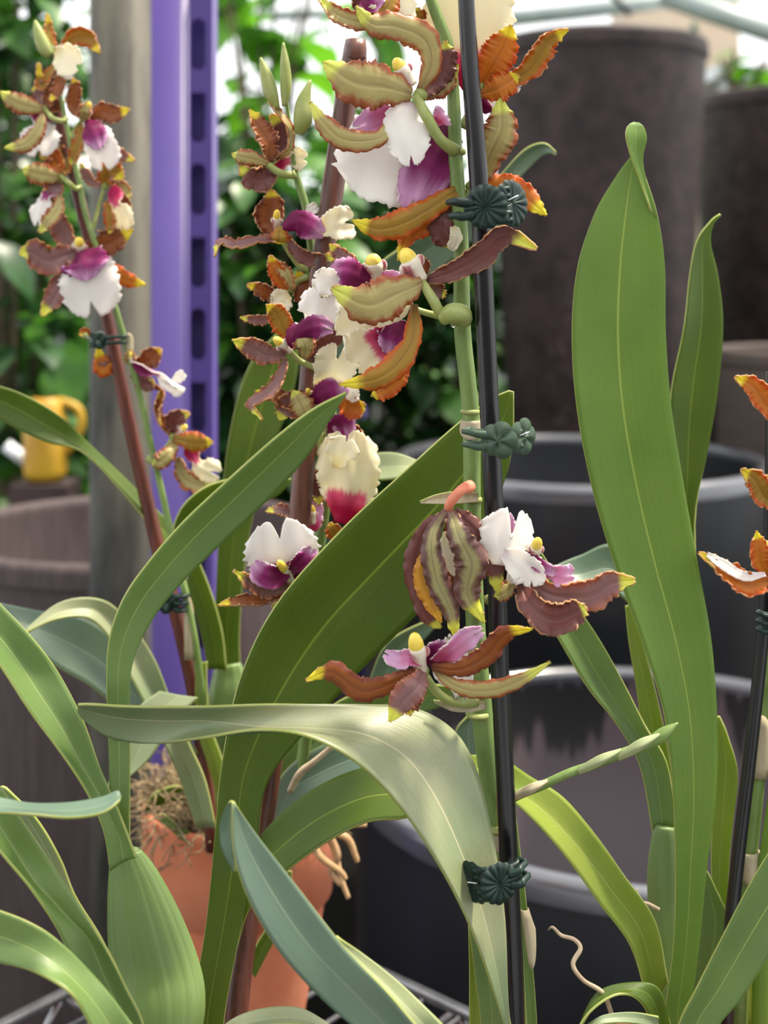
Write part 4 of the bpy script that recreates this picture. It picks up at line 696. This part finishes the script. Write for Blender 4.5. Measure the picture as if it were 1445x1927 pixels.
# bloom with the olive petal in the middle
flower(pd, D, (790, 530), [
    ('olive', 84, [(795, 532, -4), (745, 552, -10), (690, 572, -12), (624, 542, -12)], dict(cup=-.28, ruf=.10)),
    ('orange', 50, [(780, 572, 0), (775, 640, -6), (742, 690, -10), (700, 715, -12), (638, 724, -12)], dict(cup=-.35, ruf=.10)),
    ('brown', 44, [(800, 528, 0), (850, 512, -4), (905, 482, -8), (950, 444, -10), (1010, 468, -12)], dict(cup=.25, ruf=.1)),
    ('rust', 36, [(795, 520, 2), (790, 500, 2), (768, 485, 2)], {}),
    ('mauve', 34, [(800, 535, 2), (820, 548, 3), (838, 555, 4)], {}),
    ('flame', 44, [(765, 680, 6), (750, 710, 4), (720, 735, 2), (700, 745, 0)], dict(cup=-.2))],
    [('lip_all_cream', 112, [(770, 560, 8), (720, 590, 6), (690, 610, 6), (645, 640, 6)], dict(prof='fan')), ('lip_cream', 110, [(740, 620, 4), (715, 650, 2), (690, 670, 2), (668, 690, 2)], dict(prof='fan', cup=.2)), ('lip_magenta', 64, [(735, 610, 2), (742, 630, 0), (732, 665, 0)], dict(prof='lobe'))],
    ((792, 528), (758, 468), 19, -4), [(795, 532, -2), (815, 565, -6), (832, 592, -5), (862, 602, 0)], 20, 12)
pxtube(pd, 'bud_scale', [(832, 600, -5), (850, 590, -7), (870, 592, -5), (876, 608, -2)], 45, [26, 38, 36, 22], 'stem_pale', 16, 16)
# purple hooded bloom left of it
flower(pd, 47.5, (705, 530), [('mauve', 30, [(690, 530, 0), (665, 500, 2), (640, 480, 4), (620, 460, 4)], dict(cup=.2)), ('mauve', 26, [(720, 535, 2), (750, 530, 4), (780, 540, 4)], {}), ('rust', 28, [(700, 525, 4), (680, 550, 4), (660, 560, 2)], {})],
       [('lip_magenta', 66, [(700, 535, -2), (670, 522, -6), (645, 515, -6), (620, 518, -4)], dict(prof='lobe', cup=-.4)), ('lip_pink', 44, [(705, 535, 0), (735, 530, -2), (760, 540, -2)], dict(prof='lobe')), ('lip_all_white', 52, [(640, 540, -4), (615, 530, -6), (590, 522, -6)], dict(prof='lobe'))],
       ((708, 525), (700, 478), 18, -4), [(705, 530, 2), (740, 560, 5), (790, 585, 5), (850, 600, 4)], 12)
# wilted bloom
flower(pd, 44, (845, 965), [
    ('brown', 46, [(838, 965, 0), (795, 1010, 2), (782, 1080, 2), (808, 1160, 0), (830, 1182, 0)], dict(cup=-.4)),
    ('dried', 46, [(840, 960, -4), (812, 1015, -10), (822, 1090, -12), (848, 1150, -10), (858, 1205, -8)], dict(cup=-.5, ruf=.26)),
    ('dried', 60, [(848, 960, -6), (864, 1010, -14), (888, 1060, -14), (880, 1120, -12), (912, 1172, -10)], dict(cup=-.45, ruf=.28)),
    ('brown', 54, [(855, 960, 0), (895, 1000, -4), (925, 1050, -4), (938, 1120, -2)], dict(cup=-.3)),
    ('rust', 34, [(845, 970, 4), (848, 1030, 4), (850, 1090, 4), (846, 1150, 2)], dict(cup=-.2))],
    [('lip_all_cream', 44, [(840, 1000, 2), (850, 1040, 2), (862, 1080, 2)], dict(prof='lobe'))],
    None, [(842, 962, -2), (848, 945, -4), (868, 922, -6), (885, 915, -2)], 19, 9, 'orange_stalk')
petal(pd.children[-1], 'gold', 40, [(808, 1030, -4), (794, 1080, -6), (812, 1130, -6), (830, 1172, -5)], 44, cup=-.3)
# white lipped bloom right of the stake
flower(pd, 44, (975, 1085), [
    ('mauve', 56, [(985, 1085, 0), (1040, 1120, -8), (1110, 1120, -10), (1150, 1098, -10), (1195, 1092, -10)], dict(cup=.25, ruf=.10)),
    ('brown', 56, [(978, 1095, -2), (1000, 1140, -10), (1040, 1165, -14), (1085, 1150, -14), (1100, 1140, -14)], dict(cup=.3, ruf=.1)),
    ('olive', 34, [(975, 1085, 2), (958, 1105, 0), (945, 1118, -2), (930, 1122, -2)], dict(cup=-.2)),
    ('rust', 40, [(970, 1080, 4), (955, 1080, 5), (940, 1070, 6)], {}),
    ('mauve', 34, [(975, 1080, 4), (960, 1060, 6), (940, 1050, 6)], {})],
    [('lip_all_white', 112, [(1002, 1078, -2), (975, 1065, -6), (960, 1030, -6), (968, 970, -4)], dict(prof='lip', tw=(0, 20), cup=-.3, ruf=.08, notch=.25)), ('lip_all_white', 60, [(945, 1040, -6), (975, 1060, -8), (998, 1085, -8), (1000, 1102, -8)], dict(prof='lobe', ruf=.05)),
     ('lip_pink', 66, [(930, 1040, 2), (935, 1015, 2), (945, 985, 2), (955, 965, 2)], dict(prof='lobe')), ('lip_pink', 44, [(1020, 1072, -6), (1045, 1080, -8), (1062, 1085, -8), (1080, 1082, -6)], dict(prof='fan')),
     ('lip_magenta', 26, [(992, 1035, -6), (1010, 1060, -8), (1045, 1078, -8)], dict(prof='lobe'))],
    ((1002, 1052), (1013, 1014), 12, -12), [(975, 1088, 4), (950, 1110, 10), (915, 1130, 14)], 15, 10)
# lowest bloom
flower(pd, 43.4, (797, 1262), [
    ('rust', 46, [(790, 1262, -2), (740, 1285, -6), (680, 1300, -8), (625, 1265, -10), (576, 1280, -12)], dict(cup=-.3, ruf=.12)),
    ('mauve', 56, [(797, 1262, -6), (785, 1290, -12), (758, 1318, -14), (733, 1358, -14)], dict(cup=-.15, ruf=.08)),
    ('rust', 44, [(812, 1255, -2), (865, 1260, -8), (915, 1235, -10), (950, 1195, -12), (1002, 1184, -14)], dict(cup=-.2, ruf=.12, tw=(0, 20))),
    ('olive', 36, [(815, 1258, 0), (855, 1290, -6), (910, 1300, -8), (970, 1285, -10), (1036, 1246, -10)], dict(cup=-.3, ruf=.08)),
    ('rust', 32, [(800, 1270, 2), (785, 1300, 0), (775, 1325, -2), (768, 1345, -2)], dict(cup=.2))],
    [('lip_magenta', 54, [(805, 1250, 0), (825, 1230, -2), (845, 1215, -2)], dict(prof='lobe', cup=.3)), ('lip_pink', 34, [(795, 1248, -4), (770, 1238, -6), (750, 1242, -6), (725, 1230, -6)], dict(prof='lobe', tw=(20, 10))), ('lip_pink', 44, [(815, 1245, -2), (850, 1225, -6), (880, 1200, -6), (905, 1188, -6)], dict(prof='lobe', tw=(20, 0))),
     ('lip_all_white', 120, [(815, 1262, 6), (840, 1255, 8), (865, 1250, 8), (885, 1245, 8)], dict(prof='fan')) ],
    ((792, 1264), (779, 1192), 17, -8), [(800, 1270, 0), (820, 1300, 4), (850, 1320, 6), (895, 1322, 14)], 17, 11)
for (x, y, r) in ((852, 613, 4), (879, 605, 4.5)):
    b = B(); b.ball(P(x, y, .452), r*.45/F); b.build('sap_drop', 'sap', pd)

# --- E: right plant with the large upright leaf
pe = thing('orchid', 'orchid at lower right with the largest upright leaf, its tip curled over', 'orchid', (P(1215, 0, .485).x, .485, CZ-.30), 'orchid plants')
leaf(pe, [(1240, 2080, 1310, 2080, 0, 0), (1250, 1927, 1300, 1927, 0, 0), (1268, 1780, 1315, 1790, 0, 0), (1272, 1640, 1330, 1640, 0, 2), (1268, 1500, 1348, 1490, 0, 3), (1252, 1350, 1349, 1340, 0, 4), (1212, 1215, 1338, 1200, 0, 5), (1160, 1070, 1313, 1060, 2, 6), (1118, 930, 1288, 920, 4, 7), (1088, 780, 1264, 770, 6, 8), (1077, 640, 1253, 630, 9, 9), (1086, 510, 1251, 500, 12, 11), (1118, 405, 1237, 405, 15, 12), (1158, 333, 1215, 335, 17, 14), (1190, 290, 1198, 292, 18, 16)], 47.5, 'leaf_under', 'leaf_under', .07, nv=90, nu=18,
     extra=[[(1222, 380, 1240, 420, 11, 12), (1205, 335, 1218, 345, 11, 12), (1188, 290, 1210, 300, 10, 12), (1179, 255, 1217, 262, 10, 12), (1182, 236, 1212, 240, 12, 13), (1192, 229, 1202, 230, 14, 14)]])
leaf(pe, [(1300, 1500, 1330, 1500, 0, 0), (1300, 1300, 1330, 1300, 0, 0), (1285, 1100, 1305, 1000, 0, 0), (1265, 850, 1332, 850, 0, 2), (1264, 740, 1352, 730, 0, 3), (1288, 620, 1361, 610, 0, 4), (1299, 520, 1352, 520, 2, 5), (1312, 455, 1338, 460, 4, 6), (1338, 418, 1342, 425, 5, 6), (1356, 403, 1357, 405, 5, 5)], 51.5, 'leaf_deep', 'leaf_under', .14)
leaf(pe, [(1240, 1640, 1280, 1640, 0, 0), (1228, 1560, 1272, 1560, 0, 0), (1205, 1440, 1255, 1440, 0, 0), (1160, 1360, 1215, 1370, 0, 0), (1105, 1290, 1175, 1290, 0, 2), (1055, 1205, 1125, 1200, 0, 4), (1000, 1110, 1060, 1105, 2, 6), (945, 1030, 1000, 1015, 4, 6), (905, 965, 940, 958, 6, 6), (895, 940, 897, 940, 6, 6)], 50, 'leaf_upper', 'leaf_backlit', .2)
leaf(pe, [(1240, 1560, 1272, 1560, 0, 0), (1215, 1420, 1258, 1420, 0, 0), (1200, 1300, 1235, 1310, 0, 0), (1185, 1210, 1208, 1210, 0, 0), (1178, 1140, 1184, 1140, 0, 0)], 51, 'leaf_backlit', 'leaf_under', .15)
leaf(pe, [(1235, 1960, 1255, 1850, 0, 0), (1195, 1795, 1232, 1735, -2, 0), (1130, 1700, 1175, 1650, -4, 0), (1070, 1615, 1120, 1570, -6, 2), (1010, 1545, 1060, 1500, -8, 4), (960, 1500, 1000, 1462, -8, 4), (915, 1480, 940, 1425, -8, 2), (880, 1450, 885, 1420, -6, 0)], 48.2, 'leaf_backlit', 'leaf_pale', .22)
leaf(pe, [(1260, 2060, 1350, 2060, 0, 0), (1275, 1940, 1345, 1950, 0, 0), (1312, 1860, 1395, 1880, 0, -2), (1362, 1760, 1440, 1810, 0, -4), (1420, 1650, 1500, 1720, 0, -6), (1480, 1560, 1560, 1620, 0, -6), (1560, 1480, 1600, 1500, 0, -6)], 45.5, 'leaf_upper', 'leaf_backlit', .16)
leaf(pe, [(1290, 1960, 1340, 1960, 0, 0), (1300, 1850, 1360, 1850, 0, 0), (1320, 1740, 1375, 1750, 0, 0), (1320, 1670, 1345, 1670, 0, 0), (1322, 1630, 1326, 1632, 0, 0)], 50.5, 'leaf_upper', 'leaf_under', .1)
leaf(pe, [(1350, 1760, 1370, 1760, 0, 0), (1340, 1640, 1370, 1660, 0, 0), (1342, 1540, 1378, 1560, 0, 0), (1346, 1440, 1388, 1460, 0, 0), (1349, 1370, 1370, 1390, 0, 0), (1350, 1348, 1354, 1350, 0, 0)], 51.5, 'leaf_backlit', 'leaf_under', .12)
leaf(pe, [(1240, 1960, 1262, 1930, 0, 0), (1210, 1890, 1240, 1860, -4, 0), (1165, 1868, 1185, 1848, -8, 0), (1110, 1900, 1120, 1870, -12, -4), (1070, 1960, 1080, 1950, -14, -10)], 46.5, 'leaf_deep', 'leaf_backlit', .1)
leaf(pe, [(1240, 1935, 1240, 1915, 0, 0), (1190, 1925, 1190, 1905, -4, -2), (1140, 1925, 1135, 1910, -8, -6), (1100, 1935, 1100, 1930, -8, -6)], 46.0, 'leaf_sunsheen', 'leaf_under', .1)
leaf(pe, [(1230, 1180, 1230, 1130, 0, 0), (1160, 1115, 1160, 1028, -4, 4), (1090, 1110, 1090, 1045, -6, 4), (1040, 1095, 1030, 1072, -4, 0), (1000, 1100, 1000, 1096, 0, 0)], 53.5, 'leaf_skysheen', 'leaf_deep', .12)
leaf(pe, [(1420, 2050, 1460, 2050, 0, 0), (1380, 1930, 1450, 1930, 0, 0), (1400, 1830, 1470, 1840, 0, 0), (1430, 1740, 1500, 1760, 0, 0), (1500, 1680, 1520, 1690, 0, 0)], 52, 'leaf_backlit', 'leaf_under', .12)
k = .5/F; b = B(); b.tube([P(1254, 1555, .50), P(1252, 1575, .50), P(1252, 1640, .50), P(1256, 1720, .50), P(1262, 1800, .497), P(1262, 1900, .493), P(1250, 2030, .488)], [20*k, 26*k, 34*k, 36*k, 34*k, 34*k, 26*k], 40, n=26, flat=.6, ribs=9, ribamp=.025); b.build('pseudobulb', 'bulb', pe)
pxtube(pe, 'root', [(1195, 2020, 6), (1155, 1920, 0), (1135, 1870, -4), (1098, 1845, -6), (1078, 1815, -4), (1092, 1785, -2), (1080, 1768, 0), (1056, 1760, 0), (1040, 1745, 0), (1031, 1750, 2)], 46.5, [10, 9, 9, 8, 9, 9, 8, 7, 5, 2], 'root', 60, 10)
pxtube(pe, 'root', [(1240, 1712, 0), (1222, 1702, 0), (1205, 1695, 0), (1198, 1672, 0)], 49, [8, 7, 6, 2], 'root', 24, 10)

# --- F: plant cut by the right edge
pf = thing('orchid', 'orchid cut by the right edge, with bright orange petals on a black stake', 'orchid', (.178, .50, CZ-.31), 'orchid plants')
pxtube(pf, 'flower_stem', [(1385, 2120, 0), (1390, 1900, 0), (1400, 1700, 0), (1412, 1580, 0), (1425, 1460, 0), (1440, 1340, 0), (1455, 1200, 0), (1462, 1000, 0), (1466, 800, 0), (1468, 600, 0)], 50.5, [34, 34, 34, 32, 30, 28, 22, 20, 16, 12], 'stem', 60)
pxtube(pf, 'side_shoot', [(1425, 2080, 0), (1432, 1850, 0), (1436, 1700, 0), (1450, 1560, 0), (1475, 1400, 0), (1500, 1250, 0)], 50.0, [34, 32, 30, 28, 24, 18], 'leaf_under', 40)
bract(pf, 1408, 1600, 50.4, 34, -60, 0, 1); bract(pf, 1396, 1760, 50.4, 36, -90, 0, -1); bract(pf, 1428, 1460, 50.4, 30, 120, 0, -1)
stake([(1452, 700, 0), (1449, 950, 0), (1444, 1080, 0), (1430, 1250, 0), (1408, 1450, 0), (1388, 1620, 0), (1372, 1800, 0), (1362, 2100, 0)], 49.5, [20, 22, 23, 24, 25, 26, 26, 26], 'black_stake', 'black plant stake leaning right at the right edge, in front of the cut-off orchid')
flower(pf, 49, (1470, 800), [('flame', 40, [(1465, 795, 0), (1440, 760, -4), (1418, 728, -6), (1384, 710, -8)], dict(cup=.3)), ('orange', 34, [(1470, 800, 0), (1490, 770, 0), (1500, 730, 0)], {})], [('lip_all_white', 40, [(1440, 745, 2), (1455, 760, 2), (1480, 780, 0)], dict(prof='lobe'))])
flower(pf, 49, (1468, 960), [('orange', 44, [(1462, 950, 0), (1440, 935, -4), (1422, 905, -6), (1396, 884, -8)], dict(cup=.3)), ('orange', 30, [(1462, 955, 0), (1450, 925, -2), (1442, 895, -4)], {})], [('lip_all_white', 30, [(1440, 915, 2), (1455, 930, 2), (1480, 940, 0)], dict(prof='lobe'))])
flower(pf, 48.5, (1452, 1090), [('flame', 44, [(1448, 1092, 0), (1410, 1102, -4), (1370, 1080, -6), (1316, 1040, -8)], dict(cup=.5, tw=(0, 50))), ('flame', 36, [(1445, 1085, 0), (1432, 1060, -4), (1428, 1030, -6), (1424, 1000, -6)], dict(cup=.2)), ('orange', 26, [(1452, 1080, 0), (1460, 1050, 0), (1470, 1020, 0)], {})], [('lip_all_white', 22, [(1440, 1080, -4), (1400, 1084, -6), (1360, 1062, -8), (1335, 1046, -8)], dict(prof='lobe', tw=(30, 40), ruf=.05))], ((1450, 1060), (1442, 1018), 8, -6))

# ================================================================ stem clips
def clip(label, x, y, d, s=1.0, rot=0, mirror=1, kind='daisy', mat='clip_dark', ring=(-60, 22), nclaw=2, group=None, tilt=28, back=True):
    """claw clip: x, y centre of its front grip in px; local X right, Y up, Z towards the viewer, in px at depth d"""
    k = d/100/F*s; c0 = P(x, y, d/100); cr_, sr_ = math.cos(math.radians(rot)), math.sin(math.radians(rot))
    def L(a, b_, z=0):
        a *= mirror; return c0+Vector(((a*cr_-b_*sr_)*k, -z*k, (a*sr_+b_*cr_)*k))
    t = thing('stem_clip', label, 'clip', c0, 'stem clips on the stakes')
    def disc(cx, cy, cz, R, ty, lobes, relief, th):
        b = B(); ny, nr = 84, 10; ct, st = math.cos(math.radians(ty)), math.sin(math.radians(ty))
        for side in (1, -1):
            rows = []
            for j in range(nr+1):
                f = j/nr; row = []
                for i in range(ny):
                    a = 2*PI*i/ny
                    if kind == 'daisy': sc = 1+.07*abs(math.cos(a*lobes/2))-.03; h = relief*(.3+f)*abs(math.cos(a*lobes/2))*(1-f**6)*1.1
                    else: q = abs(math.cos(a*lobes/2)); sc = .80+.20*q**.5; h = relief*(math.sin(min(1, f*1.0)*PI)*q*.9+(.9 if f < .22 else 0)*math.sqrt(max(0, 1-(f/.22)**2)))
                    r = R*f*sc; X, Y, Z = r*math.cos(a), r*math.sin(a), side*th+(h if side > 0 else 0)-(f**8*th*side)
                    row.append(L(cx+X*ct+Z*st, cy+Y, cz+Z*ct-X*st))
                rows.append(row)
            b.grid(rows, closed=True, flip=(side > 0) ^ (mirror > 0))
        b.build('grip', mat, t)
    lob = 14 if kind == 'daisy' else 5
    disc(0, 0, 16, 34 if kind == 'daisy' else 33, -tilt*.7, lob, 4 if kind == 'daisy' else 6, 2.5)
    if back: disc(42, 2, -2, 36 if kind == 'daisy' else 33, 42, lob, 2.5 if kind == 'daisy' else 4, 2)
    # jaws wrapped round stem and stake
    for q in range(nclaw):
        oy = (nclaw-1)*11-q*22; a0 = ring[0]; w_ = ring[1]
        for sgn in (1, -1):
            b = B(); b.tube([L(-18, oy*.8, 10*sgn if sgn > 0 else -6), L(-36, oy, 12*sgn if sgn > 0 else -14), L(a0+6, oy+3, (8 if sgn > 0 else -22)), L(a0-6, oy+3, -8 if sgn > 0 else -10)], [8*k, 6.5*k, 6*k, 4.5*k], 10, n=14, flat=.8); b.build('jaw', mat, t)
    for oy in ((-24, -13, 13, 24) if kind == 'daisy' else (-12, 12)):
        b = B(); b.tube([L(12, oy, 10), L(26, oy, 8), L(40, oy*1.02, 4)], [4.6*k, 5*k, 4.6*k], 10, n=8); b.build('hinge', mat, t)
    b = B(); b.tube([L(22+5.5*math.cos(a), -13+26*a/(2*PI*6), 8+5.5*math.sin(a)) for a in [2*PI*6*i/150 for i in range(151)]], 1.1*k, 6)
    b.tube([L(26, 3, 13), L(52, 12, 14)], 1.2*k, 6); b.build('spring', 'steel', t)
    return t
clip('dark green daisy-shaped clip highest on the black stake', 912, 390, 43.4, 1.22, 6, 1, ring=(-50, 20))
clip('olive-green flower-shaped clip on the black stake, at the middle of its height', 938, 826, 43.4, 1.1, 2, 1, 'petal', 'clip_olive', ring=(-54, 20))
clip('dark green daisy-shaped clip lowest on the black stake, below the side shoot', 938, 1654, 43.2, 1.12, 12, -1, ring=(-46, 20))
clip('small dark clip holding the far left spike to its reddish stake, above the flowers', 190, 640, 59.2, .50, 0, -1, ring=(-90, 20), tilt=70, back=False)
clip('small dark clip low on the reddish stake beside the purple post', 318, 1132, 59.2, .62, -8, -1, ring=(-52, 20), nclaw=3, tilt=80, back=False)
clip('dark clip on the black stake at the right edge', 1462, 1172, 48.4, .7, 0, 1, ring=(-48, 18), nclaw=3, tilt=20)
# tan roots over the pot edge
rt = B(); k = .62/F
for i, pts in enumerate(([(595, 1560), (625, 1590), (640, 1650), (655, 1690)], [(600, 1565), (650, 1575), (668, 1610), (672, 1622)], [(620, 1570), (635, 1610), (622, 1640), (640, 1665)], [(610, 1560), (640, 1550), (660, 1552), (690, 1552)], [(560, 1590), (590, 1600), (612, 1615)], [(590, 1575), (600, 1610), (640, 1640), (650, 1655)])):
    rt.tube([P(x, y, .605-.002*i) for x, y in pts], [5*k, 6*k, 5*k, 4*k][:len(pts)], 10, n=24, ribs=3, ribamp=.16)
rr = rt.build('root', 'root_tan', pa); rr['label'] = 'tan aerial roots hanging over the pot rim'
